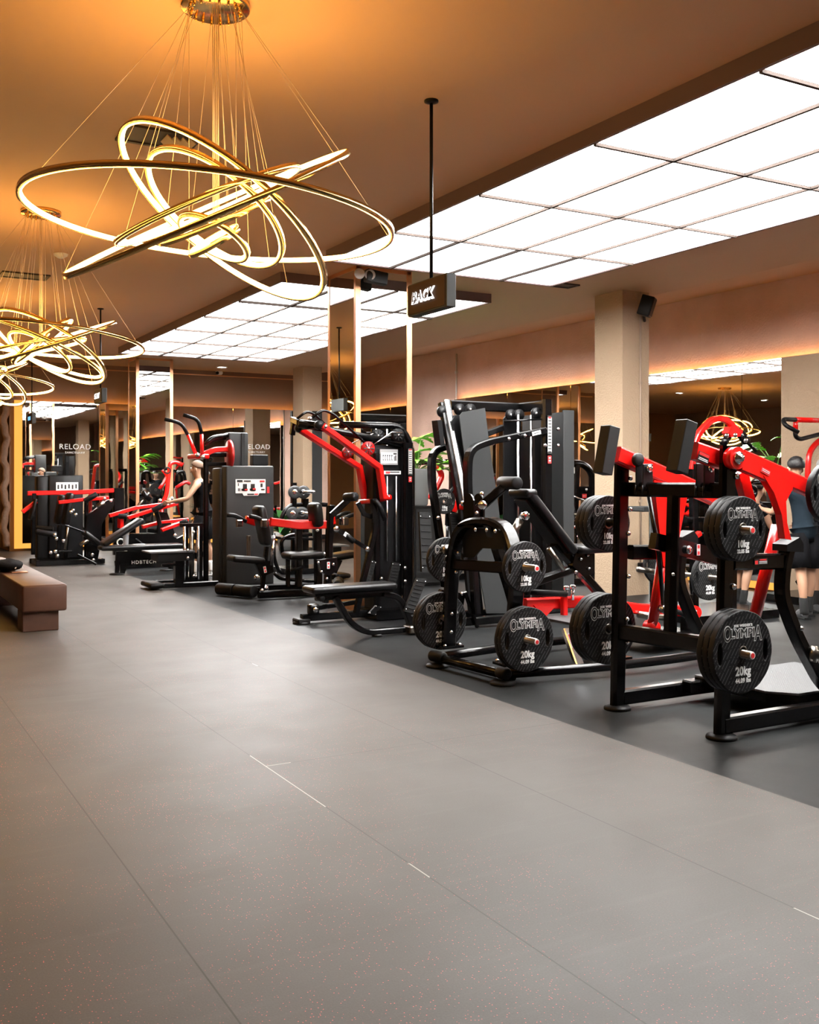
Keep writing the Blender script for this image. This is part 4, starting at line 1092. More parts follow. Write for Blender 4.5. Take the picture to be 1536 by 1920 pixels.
mb = MB(); mb.bar([dy(548, 787, 9.9), dy(560, 792, 9.7), dy(600, 797, 9.5)], .05, .06); mb.build('head_bar', 'black', D)
# levers
Lr = [(603, 798), (711, 876), (720, 934)]; Ll = [(563, 806), (674, 876), (685, 936)]
yr_, yl_ = 9.38, 9.78
mb = MB(); mb.bar([dy(a, b, yr_) for a, b in Lr], .055, .10, up=(0, 1, 0)); mb.build('lever', 'red', D)
mb = MB(); mb.bar([dy(a, b, yl_) for a, b in Ll], .055, .10, up=(0, 1, 0)); mb.build('lever', 'red', D)
mb = MB(); mb.lathe(dy(598, 797, yr_), (0, -1, 0), [(-.032, .045), (.032, .045)], 18); mb.lathe(dy(561, 803, yl_), (0, -1, 0), [(-.032, .045), (.032, .045)], 18); mb.build('rollers', 'rubber', D)
mb = MB(); mb.bar([dy(561, 803, yl_), dy(596, 800, yr_+.02)], .03, .04); mb.build('lever_link', 'black', D)
mb = MB(); mb.rod([dy(675, 941, yl_), dy(702, 939, 9.58), dy(732, 932, yr_)], .028); mb.build('pivot_bar', 'red', D)
mb = MB(); mb.bolt(dy(610, 800, yr_-.04), (0, -1, 0), .022, .02); mb.bolt(dy(581, 785, yr_-.02), (0, -1, 0), .022, .02)
for px, py in ((759, 1065), (759, 1090), (747, 1127), (715, 1085)): mb.bolt(dy(px, py, 9.38), (0, -1, 0), .02, .02)
mb.build('bolts', 'chrome', D)
for y, off in ((yr_, 0), (yl_, 1)):
    pts = [(581, 786), (606, 768), (625, 776), (683, 829)] if not off else [(557, 785), (575, 771), (590, 776), (625, 812)]
    mb = MB(); mb.rod([dy(a, b, y) for a, b in pts], .014, fil=.05); mb.build('pull_handle', 'black', D)
# pulleys and cables
def spoked(px, py, y, r, m, root):
    c = dy(px, py, y); mb = MB()
    mb.lathe(c+V((0, .018, 0)), (0, -1, 0), [(0, r), (.006, r), (.012, r*.8), (.024, r*.8), (.03, r), (.036, r)], 24); o = mb.build('pulley', m, root)
    mb = MB()
    for k in range(8):
        a = k*PI/4; u = V((math.cos(a), 0, math.sin(a)))
        mb.bar([c+u*r*.3+V((0, -.02, 0)), c+u*r*.8+V((0, -.02, 0))], .004, .012)
    mb.build('spoke_slots', 'labelblack', o)
    MB().bolt(c+V((0, -.018, 0)), (0, -1, 0), r*.18, .012).build('axle_bolt', 'chrome', root)
spoked(690, 841, 9.36, .072, 'red_dark', D); spoked(652, 848, 9.72, .06, 'red_dark', D)
spoked(746, 816, 9.48, .07, 'rubber', D); spoked(708, 817, 9.62, .07, 'rubber', D)
mb = MB(); mb.box(dy(746, 816, 9.53), (.15, .02, .13)); mb.box(dy(708, 817, 9.67), (.15, .02, .13)); mb.build('side_panels', 'black', D)
mb = MB(); mb.rod([dy(690, 841, 9.34), dy(735, 810, 9.44), dy(755, 812, 9.44)], .005); mb.rod([dy(650, 836, 9.7), dy(700, 813, 9.58)], .005); mb.build('cable', 'chrome', D)
# instruction placard
c = dy(729, 857, 9.50)
plc = MB().box(c, (.215, .012, .165)).build('placard', 'labelgrey', D)
mb = MB(); mb.box(c+V((0, -.008, -.008)), (.19, .003, .115)); mb.build('placard_panel', 'sticker', plc)
mb = MB()
for k in range(5):
    mb.box(c+V((-.075+k*.026, -.0105, .0)), (.004, .002, .05)); mb.box(c+V((-.068+k*.026, -.0105, .015)), (.008, .002, .012)); mb.box(c+V((-.07+k*.026, -.0105, -.03)), (.014, .002, .008))
mb.box(c+V((.07, -.0105, .035)), (.04, .002, .018)); mb.box(c+V((.065, -.0105, -.015)), (.008, .002, .05)); mb.box(c+V((.08, -.0105, -.01)), (.012, .002, .06)); mb.build('placard_drawing', 'labelblack', plc)
label_plate('name_label', dy(736, 886, 9.42), (1, 0, 0), (0, 0, 1), .20, .036, D, 'sticker', rows=((.12, .1, .6, .35),), red=((-.28, 0, .25, .7),))
# stack
x0_, x1_ = dy(702, 1000, 9.55).x, dy(753, 1000, 9.55).x
mb = MB(); mb.box(((x0_+x1_)/2, 9.66, .95), (x1_-x0_, .24, 1.78)); mb.build('weight_stack', 'black_matte', D)
mb = MB()
for px in (726, 743): a = dy(px, 1052, 9.50); b = dy(px, 893, 9.50); mb.cyl((a.x, 9.50, a.z), (a.x, 9.50, b.z), .010, 10)
mb.build('guide_rods', 'chrome', D)
mb = MB(); mb.sweep([V((x0_, 9.5, .02)), V((x0_, 9.5, 1.75))], section('rect', .06, .08, .3), up=(1, 0, 0)); mb.build('inner_upright', 'black', D)
mb = MB(); mb.box((q.x-.16, 9.6, .06), (.5, .45, .1)); mb.build('stack_base', 'black', D)
# front column, seat support, knee roller
tube('front_column', [(700, 935), (704, 990), (676, 1110), (668, 1150)], 9.42, .06, .055, D, .1)
mb = MB(); mb.bar([dy(622, 966, 9.42), dy(653, 937, 9.42)], .045, .06); mb.bar([dy(671, 942, 9.45), dy(683, 965, 9.45), dy(700, 970, 9.45)], .035, .045); mb.build('knee_arm', 'black', D)
mb = MB(); mb.roller(dy(647, 933, 9.36), dy(668, 931, 9.20), .045); mb.build('knee_roller', 'rubber', D)
mb = MB(); mb.rod([dy(703, 938, 9.38), dy(712, 948, 9.36), dy(722, 975, 9.36)], .026, fil=.05); mb.build('grip', 'rubber', D)
tube('inclined_post', [(620, 948), (617, 1050), (610, 1130)], 9.55, .055, .07, D, .05)
mb = MB(); mb.prism([dy(a, b, 9.46) for a, b in ((596, 1050), (630, 1045), (632, 1068), (616, 1080), (600, 1072))], (0, .05, 0)); mb.build('seat_bracket', 'black', D)
mb = MB()
for a, b in ((597, 1055), (603, 1072), (625, 1058), (631, 990), (613, 1085)): mb.bolt(dy(a, b, 9.42), (0, -1, 0), .016, .016)
mb.build('bolts', 'chrome', D)
label_plate('adjuster_label', dy(616, 1060, 9.42), (1, 0, 0), (0, 0, 1), .03, .07, D, 'sticker', red=((0, .25, .6, .3), (0, -.25, .6, .3)))
tube('link_arm', [(632, 993), (690, 1030)], 9.40, .035, .055, D, .02)
mb = MB(); mb.lathe(dy(631, 992, 9.38), (0, -1, 0), [(0, .034), (.012, .034), (.02, .02)], 14); mb.lathe(dy(689, 1030, 9.38), (0, -1, 0), [(0, .03), (.012, .03), (.02, .02)], 14); mb.build('bolts', 'chrome', D)
mb = MB(); mb.roller(dy(648, 1003, 9.38), dy(664, 1016, 9.38), .03); mb.build('strut_sleeve', 'rubber', D)
label_plate('arm_label', dy(650, 1003, 9.36), (.82, 0, -.57), (.57, 0, .82), .06, .045, D, 'sticker', rows=((0, .1, .7, .15),))
footplate([(735, 1054), (751, 1056), (738, 1106), (724, 1103)], 9.36, D)
footplate([(697, 1050), (704, 1052), (692, 1098), (684, 1096)], 9.44, D)
footplate([(704, 1135), (714, 1138), (703, 1153), (691, 1150)], 9.40, D)
# base
b0 = at(539, 1161, Z=.0)
mb = MB(); mb.bar([V((b0.x, 9.62, .06)), V((q.x, 9.62, .06))], .08, .075, up=(0, 0, 1)); mb.build('base_beam', 'black', D)
mb = MB(); mb.bar([V((b0.x+.12, 9.55, .16)), V((b0.x+.62, 9.60, .19)), ], .05, .05, up=(0, 0, 1)); mb.box((b0.x+.10, 9.55, .15), (.11, .1, .11), ch=.02, seg=2); mb.build('toe_bar', 'black', D)
mb = MB(); mb.bolt((b0.x+.10, 9.49, .15), (0, -1, 0), .03, .02); mb.build('toe_bolt', 'chrome', D)
mb = MB(); mb.box((b0.x, 9.62, .03), (.14, .16, .05), ch=.01); foot(mb, b0.x, 9.62, .09); foot(mb, q.x, 9.45, .09); mb.build('rubber_feet', 'rubber', D)

# ================================================================ MACHINE E : chest press pair with grey shroud
YE = 12.0
E = thing('seated_chest_press_machine', (4.9, YE, 0), 'seated press with a long horizontal red lever, black seats and floor rollers', 'gym machine', 'cable gym machines')
def ey(px, py, y=YE): return at(px, py, Y=y)
mb = MB(); mb.bar([ey(485, 1115, 11.75), ey(660, 1108, 11.75)], .08, .09, up=(0, 0, 1)); mb.build('base_beam', 'black', E)
mb = MB(); mb.bar([ey(455, 1103, 12.2), ey(600, 1098, 12.2)], .07, .08, up=(0, 0, 1)); mb.build('base_beam', 'black', E)
mb = MB(); a = at(404, 1114, Z=.07); mb.roller(V((4.2, 12.45, .085)), V((4.33, 12.2, .085)), .075); mb.roller(V((4.34, 12.18, .085)), V((4.48, 11.9, .085)), .075); mb.build('rollers', 'rubber', E)
mb = MB(); mb.bar([V((4.40, 12.1, .1)), V((4.62, 12.0, .09))], .06, .06); mb.build('roller_arm', 'black', E)
mb = MB(); mb.bolt(V((4.62, 11.9, .12)), (0, -1, 0), .04, .03); mb.bolt(V((4.6, 12.15, .23)), (0, -1, 0), .04, .03)
for a, b in ((491, 1107), (608, 1039), (595, 994)): mb.bolt(ey(a, b, 11.7), (0, -1, 0), .025, .02)
mb.build('bolts', 'chrome', E)
# levers
mb = MB(); mb.bar([ey(507, 978, 11.7), ey(560, 985, 11.72), ey(640, 983, 11.75)], .06, .10, up=(0, 0, 1), fil=.05); mb.build('lever_arm', 'red', E)
mb = MB(); mb.bar([ey(460, 973, 12.15), ey(478, 980, 12.15), ey(640, 982, 12.1)], .06, .09, up=(0, 0, 1), fil=.05); mb.build('lever_arm', 'red', E)
for pts, y in (([(426, 966), (440, 966), (462, 978)], 12.1), ([(468, 968), (480, 970), (498, 978)], 11.66)):
    mb = MB(); mb.rod([ey(a, b, y) for a, b in pts], .026, fil=.1); mb.build('grip', 'rubber', E)
for (a, b, y) in ((449, 982, 12.05), (495, 981, 11.62)):
    mb = MB(); mb.box(ey(a, b, y), (.08, .05, .10), ch=.01); mb.build('lever_clamp', 'chrome', E)
mb = MB(); mb.lathe(ey(466, 1046, 12.1), (0, 0, 1), [(i*.008, .030 if i % 2 else .022) for i in range(36)], 16); mb.build('coil_spring', 'steel', E)
# pads
def pad(a, b, wy, t, root, name='backrest', y=0):
    a, b = V(a), V(b); d = (b-a).normalized(); n = d.cross(V((0, 1, 0)))
    R = Matrix((n, V((0, 1, 0)), d)).transposed()
    MB().box((a+b)/2, (t, wy, (b-a).length), R, ch=min(t, wy)*.42, seg=3).build(name, 'vinyl', root)
pad(ey(484, 948, 11.95), ey(500, 1022, 11.9), .26, .12, E)
pad(ey(589, 942, 11.72), ey(594, 988, 11.72), .26, .13, E)
mb = MB(); mb.box(ey(461, 1049, 11.95), (.42, .3, .085), Matrix.Rotation(.12, 3, 'Y'), ch=.035, seg=3); mb.build('seat', 'vinyl', E)
mb = MB(); mb.box(ey(568, 1041, 11.72), (.48, .32, .085), ch=.035, seg=3); mb.build('seat', 'vinyl', E)
for pts, w_ in (([(540, 1045), (540, 1100)], .05), ([(560, 985), (560, 1100)], .08), ([(595, 985), (597, 1110)], .09), ([(617, 950), (612, 1105)], .06)):
    tube('post', pts, 11.85, w_, w_, E, 0)
tube('seat_post', [(500, 1025), (492, 1105)], 11.9, .05, .06, E, 0)
mb = MB(); mb.rod([ey(514, 1004, 11.8), ey(508, 1060, 11.8)], .02); mb.build('gas_strut', 'chrome', E)
mb = MB(); mb.prism([ey(a, b, 11.82) for a, b in ((478, 1058), (508, 1050), (512, 1072), (490, 1082))], (0, .06, 0)); mb.build('seat_bracket', 'black', E)
label_plate('adjuster_label', ey(497, 1068, 11.78), (1, 0, .2), (-.2, 0, 1), .035, .08, E, 'sticker', red=((0, .2, .6, .3), (0, -.25, .6, .3)))
mb = MB(); mb.rod([ey(530, 1040, 12.4), ey(527, 1012, 12.4), ey(545, 1003, 12.4), ey(585, 1002, 12.4)], .025, fil=.15); mb.rod([ey(515, 1075, 12.3), ey(525, 1085, 12.3), ey(590, 1090, 12.3)], .025, fil=.15); mb.build('hoop', 'black', E)
mb = MB(); mb.rod([ey(545, 1070, 11.7), ey(570, 1062, 11.7)], .016); mb.build('pin_handle', 'rubber', E)

# grey stack housing with placard
G = thing('weight_stack_housing', (5.0, 13.45, 0), 'tall charcoal weight housing with a white exercise placard and taller box on top', 'weight stack housing')
def gy_(px, py, y=13.45): return at(px, py, Y=y)
a, b = gy_(424, 1099), gy_(514, 1099)
mb = MB(); mb.box(((a.x+b.x)/2, 13.55, .83), (b.x-a.x, .2, 1.66), ch=.02, seg=2); mb.build('front_cover', 'shroud', G)
mb = MB(); mb.box((a.x+.1, 13.8, .82), (.26, .34, 1.62), ch=.02, seg=2); mb.build('side_cover', 'shroud', G)
a2, b2 = gy_(430, 812, 13.6), gy_(467, 812, 13.6)
mb = MB(); mb.box(((a2.x+b2.x)/2, 13.72, 1.86), (b2.x-a2.x, .2, .54), ch=.02, seg=2); mb.build('tower_cover', 'shroud', G)
mb = MB(); mb.box(((a2.x+b2.x)/2+.06, 13.61, 1.86), (.05, .02, .52)); mb.build('tower_slot', 'block', G)
c = gy_(470, 914, 13.44)
pl = MB().prism([c+V((x, 0, z)) for x, z in ((-.22, .115), (.22, .115), (.22, -.08), (.13, -.08), (.11, -.115), (-.10, -.115), (-.12, -.08), (-.22, -.08))], (0, .006, 0)).build('placard', 'white', G)
mb = MB()
for (x, z, w_, h) in ((-.16, .09, .08, .03), (-.05, .09, .1, .02), (-.085, .0, .06, .10), (-.09, -.03, .09, .03), (.03, .0, .06, .10), (.03, -.03, .09, .03), (.16, .03, .03, .05), (.18, -.03, .05, .02), (-.18, .04, .012, .04), (-.18, -.03, .012, .04), (-.16, -.03, .012, .04), (.0, -.095, .1, .02)): mb.box(c+V((x, -.005, z)), (w_, .003, h))
mb.build('placard_drawing', 'labelblack', pl)
mb = MB()
for (x, z, w_, h) in ((-.07, -.03, .04, .02), (.05, -.02, .04, .02), (.17, .088, .07, .022), (.08, -.095, .05, .018)): mb.box(c+V((x, -.007, z)), (w_, .003, h))
mb.build('placard_red', 'redprint', pl)
mb = MB(); q9 = gy_(486, 863, 13.9); mb.box(q9, (.24, .12, .16), ch=.01); mb.build('top_bracket', 'black_matte', G)
mb = MB(); mb.box(c+V((.26, -.003, -.035)), (.035, .003, .09)); mb.build('side_sticker', 'redprint', G)
mb = MB(); mb.box(c+V((-.28+.28, .05, -.78)), (.0, .0, .0)) if False else None

# ================================================================ MACHINE F : assisted pull-up with step
YP = 13.7
F = thing('assisted_pull_up_machine', (4.2, YP, 0), 'assisted pull-up machine with tall black and red handles and a step platform', 'gym machine', 'cable gym machines')
def fy(px, py, y=YP): return at(px, py, Y=y)
for pts, k, y in (([(309, 786), (340, 793), (352, 815)], [(352, 815), (369, 856)], 13.9), ([(344, 778), (372, 786), (378, 814)], [(378, 814), (379, 856)], 13.5)):
    mb = MB(); mb.rod([fy(a, b, y) for a, b in pts], .026, fil=.09); mb.build('grip', 'rubber', F)
    mb = MB(); mb.rod([fy(a, b, y) for a, b in k], .026); mb.build('handle_tube', 'red', F)
mb = MB(); mb.box(fy(372, 856, 13.7), (.2, .4, .07), ch=.02, seg=2); mb.build('handle_yoke', 'red', F)
mb = MB(); mb.bolt(fy(380, 857, 13.47), (0, -1, 0), .035, .03); mb.bolt(fy(370, 853, 13.5), (0, -1, 0), .03, .03)
for a, b in ((352, 1046), (352, 1032), (363, 998), (363, 1080)): mb.bolt(fy(a, b, 13.4), (0, -1, 0), .022, .02)
mb.build('bolts', 'chrome', F)
mb = MB(); mb.bar([fy(382, 852, 13.6), fy(402, 843, 13.6), fy(424, 842, 13.6), fy(432, 845, 13.6)], .07, .075, up=(0, 0, 1), fil=.06); mb.build('rocker_arm', 'red', F)
mb = MB(); mb.lathe(fy(427, 853, 13.6), (1, -.1, 0), [(0, .20), (.03, .215), (.05, .2)], 28); mb.build('cam_disc', 'red_dark', F)
mb = MB(); mb.rod([fy(384, 834, 13.65), fy(398, 820, 13.65), fy(428, 816, 13.65)], .03, fil=.12); mb.rod([fy(388, 832, 13.75), fy(402, 823, 13.75), fy(430, 820, 13.75)], .03, fil=.12); mb.build('tubes', 'black', F)
mb = MB(); mb.bar([fy(388, 852), fy(425, 853)], .06, .06, up=(0, 0, 1)); mb.bar([fy(388, 870), fy(430, 870)], .05, .05, up=(0, 0, 1)); mb.build('beams', 'black', F)
q = fy(386, 1085)
mb = MB(); mb.sweep([V((q.x, YP, .04)), V((q.x, YP, fy(386, 853).z))], section('rect', .06, .07, .3), up=(1, 0, 0)); mb.build('upright', 'black', F)
mb = MB()
for px in (346, 372): a = fy(px, 1085, 13.55); mb.cyl((a.x, 13.55, .1), (a.x, 13.55, .83), .02, 10)
mb.build('guide_rods', 'chrome', F)
a = fy(360, 1040, 13.6)
mb = MB(); mb.cyl((a.x, 13.62, .1), (a.x, 13.62, .82), .035, 12); mb.build('spring_column', 'steel', F)
mb = MB()
for px in (350, 377): a = fy(px, 1040, 13.62); mb.box((a.x, 13.66, .45), (.05, .07, .8))
a = fy(362, 1040, 13.6); mb.box((a.x, 13.66, .84), (.3, .12, .05)); mb.box((a.x, 13.66, .1), (.3, .14, .06)); mb.box((a.x, 13.64, .42), (.24, .09, .08)); mb.build('carriage_frame', 'black', F)
s0, s1 = fy(275, 1042, 13.55), fy(359, 1042, 13.55)
mb = MB(); mb.box(((s0.x+s1.x)/2, 13.6, .50), (s1.x-s0.x, .42, .02)); mb.build('step_platform', 'tread', F)
mb = MB(); mb.box(((s0.x+s1.x)/2+.05, 13.6, .43), (s1.x-s0.x-.14, .36, .11)); mb.build('step_box', 'black_matte', F)
l = fy(324, 1049, 13.5); l2 = fy(345, 1049, 13.5)
mb = MB(); mb.box(((l.x+l2.x)/2, 13.5, .2), (.11, .1, .36)); mb.bar([fy(303, 1060, 13.5), fy(345, 1058, 13.5)], .05, .03, up=(0, 0, 1)); mb.build('step_post', 'black', F)
mb = MB(); mb.bar([V((s0.x+.03, 13.5, .045)), V((q.x+.1, 13.5, .045))], .08, .07, up=(0, 0, 1)); mb.bar([V((s0.x+.2, 13.95, .045)), V((q.x+.1, 13.95, .045))], .07, .07, up=(0, 0, 1)); mb.build('beams', 'black', F)
mb = MB(); mb.box((s0.x+.09, 13.6, .06), (.2, .5, .07), ch=.03, seg=2); mb.build('base_cap', 'rubber', F)
# ================================================================ LEFT BENCH
bx0, bx1, by0, by1 = 1.53, 1.945, 10.32, 13.1
BN = thing('lounge_bench', ((bx0+bx1)/2, (by0+by1)/2, 0), 'rust-brown block bench with a bag on it, at the left edge', 'bench')
mb = MB(); mb.box(((bx0+bx1)/2, (by0+by1)/2, .325), (bx1-bx0, by1-by0, .26), ch=.022, seg=3); mb.build('seat_slab', 'leather', BN)
mb = MB(); mb.box((bx1-.235, by0+.22, .10), (.34, .30, .20), ch=.008); mb.build('foot_block', 'leather', BN)
mb = MB(); mb.box((bx1-.235, by1-.3, .10), (.34, .30, .20), ch=.008); mb.build('foot_block', 'leather', BN)
c = at(14, 1053, Y=12.05); 
BG = thing('gym_bag', (c.x, 12.1, .457), 'black holdall with pale cloth folded over it, lying on the brown bench', 'bag')
mb = MB(); mb.sph((c.x+.0, 12.1, .457+.066), 1, 20, (.17, .30, .066)); 
for v in mb.v: v.z = max(v.z, .459); v.x += .006*math.sin(v.y*40+v.z*30); v.z += .004*math.sin(v.x*50)
mb.build('bag_body', 'blackcloth', BG)
mb = MB(); mb.sph((c.x-.07, 12.2, .457+.085), 1, 16, (.13, .2, .055))
for v in mb.v: v.z = max(v.z, .475)+.004*math.sin(v.x*60+v.y*40)
mb.build('folded_cloth', 'bagwhite', BG)
mb = MB(); mb.rod([V((c.x+.05, 11.83, .50)), V((c.x+.07, 11.86, .545)), V((c.x+.075, 12.0, .56))], .008, fil=.03); mb.rod([V((c.x+.145, 11.95, .49)), V((c.x+.15, 12.1, .53)), V((c.x+.145, 12.2, .50))], .007, fil=.04); mb.build('strap', 'white', BG)
mb = MB(); mb.box((c.x+.085, 11.80, .462), (.17, .12, .010), ch=.003); tag(mb.build('notebook', 'copper'), 'thin copper-coloured slab lying on the bench in front of the black bag', 'notebook')

# ================================================================ FAR LEFT MACHINES
def px_(px, py, y): return at(px, py, Y=y)
def bars(name, pts, y, w, h, root, m='black', fil=0, up=(0, 1, 0)):
    mb = MB(); mb.bar([px_(a, b, y) for a, b in pts], w, h, up=up, fil=fil); return mb.build(name, m, root)
# adjustable bench machine with shaker bottle
K = thing('adjustable_bench', (4.3, 15.9, 0), 'long black flat bench with raised backrest and a clear bottle on it', 'gym bench')
y = 15.85
a, b = px_(186, 1028, y), px_(340, 1028, y)
mb = MB(); mb.box(((a.x+b.x)/2, y, a.z), (b.x-a.x, .30, .075), ch=.03, seg=3); mb.build('seat_pad', 'vinyl', K)
def slant_pad(p, q, y, t, w, root, name):
    p, q = px_(*p, y), px_(*q, y); d = (q-p).normalized(); n = d.cross(V((0, 1, 0))); R = Matrix((d, V((0, 1, 0)), d.cross(V((0, 1, 0))))).transposed()
    MB().box((p+q)/2, ((q-p).length, w, t), R, ch=t*.42, seg=3).build(name, 'vinyl', root)
slant_pad((191, 1022), (266, 974), y+.02, .085, .30, K, 'backrest')
mb = MB(); mb.prism([px_(a, b, y) for a, b in ((217, 1034), (348, 1034), (348, 1063), (300, 1063), (257, 1060), (242, 1061), (236, 1066), (233, 1075), (225, 1075), (224, 1055), (217, 1050))], (0, .07, 0)); mb.build('side_plate', 'black', K)
mb = MB(); text_into(mb, 'HDBTECH', .075, px_(270, 1054, y-.04), (1, 0, 0), (0, 0, 1), spacing=1.2); mb.build('lettering', 'print', K)
bars('leg', [(221, 1035), (219, 1075)], y, .06, .06, K)
mb = MB(); foot(mb, px_(219, 1078, y).x, y, .11); foot(mb, px_(322, 1078, y).x, y+.3, .11); mb.build('rubber_feet', 'rubber', K)
bars('rear_leg', [(322, 1062), (322, 1078)], y+.3, .1, .1, K)
p = px_(236, 1020, y)
BT = thing('shaker_bottle', (p.x, y, a.z+.0385), 'clear shaker bottle with white lid standing on the flat bench', 'bottle')
z0 = a.z+.0385
MB().lathe((p.x, y, z0), (0, 0, 1), [(0, .036), (.01, .040), (.15, .047), (.155, .045)], 20).build('bottle_body', 'bottle', BT)
mb = MB(); mb.lathe((p.x, y, z0+.155), (0, 0, 1), [(0, .050), (.035, .050), (.045, .040), (.06, .025)], 20); mb.build('lid', 'bottlecap', BT)
MB().torus((p.x, y, z0+.23), (0, 1, 0), .018, .006, 16, 6).build('carry_loop', 'bottlecap', BT)
mb = MB(); mb.box((p.x+.2, y, a.z+.042), (.18, .10, .006), ch=.002); tag(mb.build('smartphone', 'sticker'), 'pale flat phone lying on the bench pad beside the bottle', 'phone')

def lever_machine(name, label, y, levers, plate_poly, base, pads=(), extra=None):
    r = thing(name, (px_(base[0], 1040, y).x, y, 0), label, 'gym machine', 'lever machines along the far mirrors')
    for (pts, yy) in levers:
        bars('lever_arm', pts, yy, .06, .11, r, 'red')
    if plate_poly:
        mb = MB(); mb.prism([px_(a, b, y) for a, b in plate_poly], (0, .10, 0)); mb.build('side_plate', 'black', r)
    x0, x1 = px_(base[0], 1050, y).x, px_(base[1], 1050, y).x
    mb = MB(); mb.box(((x0+x1)/2, y-.25, .05), (x1-x0, .08, .08)); mb.box(((x0+x1)/2, y+.35, .05), (x1-x0, .08, .08)); mb.box((x0+.05, y+.05, .05), (.08, .7, .08)); mb.box((x1-.05, y+.05, .05), (.08, .7, .08)); mb.build('beams', 'black', r)
    for (p, q, yy, t, w, nm) in pads: slant_pad(p, q, yy, t, w, r, nm)
    return r
N = lever_machine('incline_lever_press', 'dark lever press at the far left before the glowing mirror frame, short red arm', 18.2,
    [([(110, 942), (162, 936), (168, 935)], 18.0), ([(168, 936), (203, 933)], 18.0)],
    [(163, 966), (186, 949), (200, 938), (213, 935), (213, 947), (200, 966), (190, 982), (189, 1012), (181, 1056), (163, 1056), (160, 1008)], (62, 190),
    [((122, 985), (132, 924), 18.1, .12, .28, 'backrest'), ((107, 983), (116, 928), 18.5, .1, .28, 'backrest'), ((156, 997), (188, 1022), 17.9, .09, .3, 'seat_pad')])
mb = MB(); mb.roller(px_(68, 997, 18.0), px_(107, 1003, 17.9), .05); mb.roller(px_(68, 990, 18.4), px_(100, 992, 18.3), .045); mb.roller(px_(158, 940, 17.95), px_(182, 926, 17.9), .045); mb.build('rollers', 'rubber', N)
bars('post', [(112, 985), (108, 1050)], 18.1, .07, .07, N); bars('post', [(162, 940), (162, 1050)], 18.3, .07, .07, N); bars('post', [(127, 985), (122, 1050)], 18.4, .07, .07, N)
mb = MB(); mb.rod([px_(128, 985, 17.9), px_(122, 1030, 17.9)], .02); mb.rod([px_(182, 950, 17.9), px_(196, 942, 17.9)], .045); mb.rod([px_(150, 1022, 17.8), px_(166, 1012, 17.8)], .035); mb.build('struts', 'steel', N)
bars('foot_strut', [(145, 1040), (180, 1058)], 17.7, .04, .05, N); bars('link', [(122, 985), (158, 998)], 17.8, .03, .03, N); bars('link', [(112, 1034), (135, 1034)], 17.6, .03, .03, N)
mb = MB()
for a, b in ((106, 1010), (103, 1003), (95, 1036), (108, 1042), (104, 1034), (119, 1014), (133, 960), (137, 957), (142, 965), (196, 935), (208, 939), (173, 1040), (175, 1050)): mb.bolt(px_(a, b, 17.75), (0, -1, 0), .03, .02)
mb.build('bolts', 'chrome', N)
# grey housings beside the mirror
H = thing('weight_stack_housing', (px_(110, 1040, 19.6).x, 19.6, 0), 'black weight housing with white placard at the far left, behind the incline lever press', 'weight stack housing')
a, b = px_(92, 900, 19.6), px_(156, 900, 19.6)
mb = MB(); mb.box(((a.x+b.x)/2, 19.7, .77), (b.x-a.x, .2, 1.54), ch=.02, seg=2); mb.build('front_cover', 'black_matte', H)
a2, b2 = px_(69, 900, 19.7), px_(91, 900, 19.7)
mb = MB(); mb.box(((a2.x+b2.x)/2, 19.8, .76), (b2.x-a2.x, .3, 1.52), ch=.02, seg=2); mb.build('side_cover', 'black_matte', H)
c = px_(126, 913, 19.59)
pl = MB().box(c, (.40, .006, .17), ch=.002).build('placard', 'white', H)
mb = MB()
for k in range(6): mb.box(c+V((-.16+k*.064, -.005, .01*(k % 2))), (.03, .003, .08))
mb.build('placard_drawing', 'labelblack', pl)
bars('lever_beam', [(52, 925), (150, 923), (224, 919)], 19.2, .08, .10, H, 'red')
bars('lever_post', [(222, 915), (222, 1040)], 19.2, .2, .12, H)
bars('lever_post', [(64, 925), (62, 1040)], 19.0, .07, .07, H)
bars('lever_brace', [(42, 960), (68, 940)], 18.9, .07, .09, H, 'red')
slant_pad((56, 975), (66, 935), 18.9, .05, .3, H, 'backrest')
# plate loaded levers behind the bench
Q = lever_machine('decline_lever_press', 'lever press with four long red arms reaching left behind the flat bench', 17.0,
    [([(205, 967), (255, 952), (301, 946)], 17.4), ([(240, 971), (290, 955), (332, 944)], 16.8), ([(267, 988), (301, 979), (352, 974)], 17.0), ([(303, 994), (350, 977)], 16.5)],
    [(240, 1000), (294, 1000), (300, 960), (312, 960), (330, 1010), (350, 1000), (350, 1060), (240, 1060)], (225, 350))
for (p, q, yy) in (((286, 958), (311, 944), 16.7), ((338, 982), (352, 976), 16.4), ((222, 968), (240, 968), 17.2)):
    mb = MB(); mb.roller(px_(*p, yy), px_(*q, yy-.05), .045); mb.build('grip', 'rubber', Q)
bars('lever_post', [(292, 955), (300, 985)], 16.8, .07, .07, Q); bars('lever_post', [(226, 972), (226, 990)], 17.3, .06, .2, Q, 'red'); bars('brace', [(255, 1010), (275, 1025)], 16.9, .02, .03, Q, 'shroud')
mb = MB(); mb.torus(px_(226, 1017, 16.9), (0, 1, 0), .055, .012, 20, 6); mb.build('ring_emblem', 'print', Q)
mb = MB()
for a, b in ((300, 939), (322, 935), (328, 1004), (318, 938), (330, 942)): mb.bolt(px_(a, b, 16.6), (0, -1, 0), .035, .03)
mb.build('bolts', 'chrome', Q)
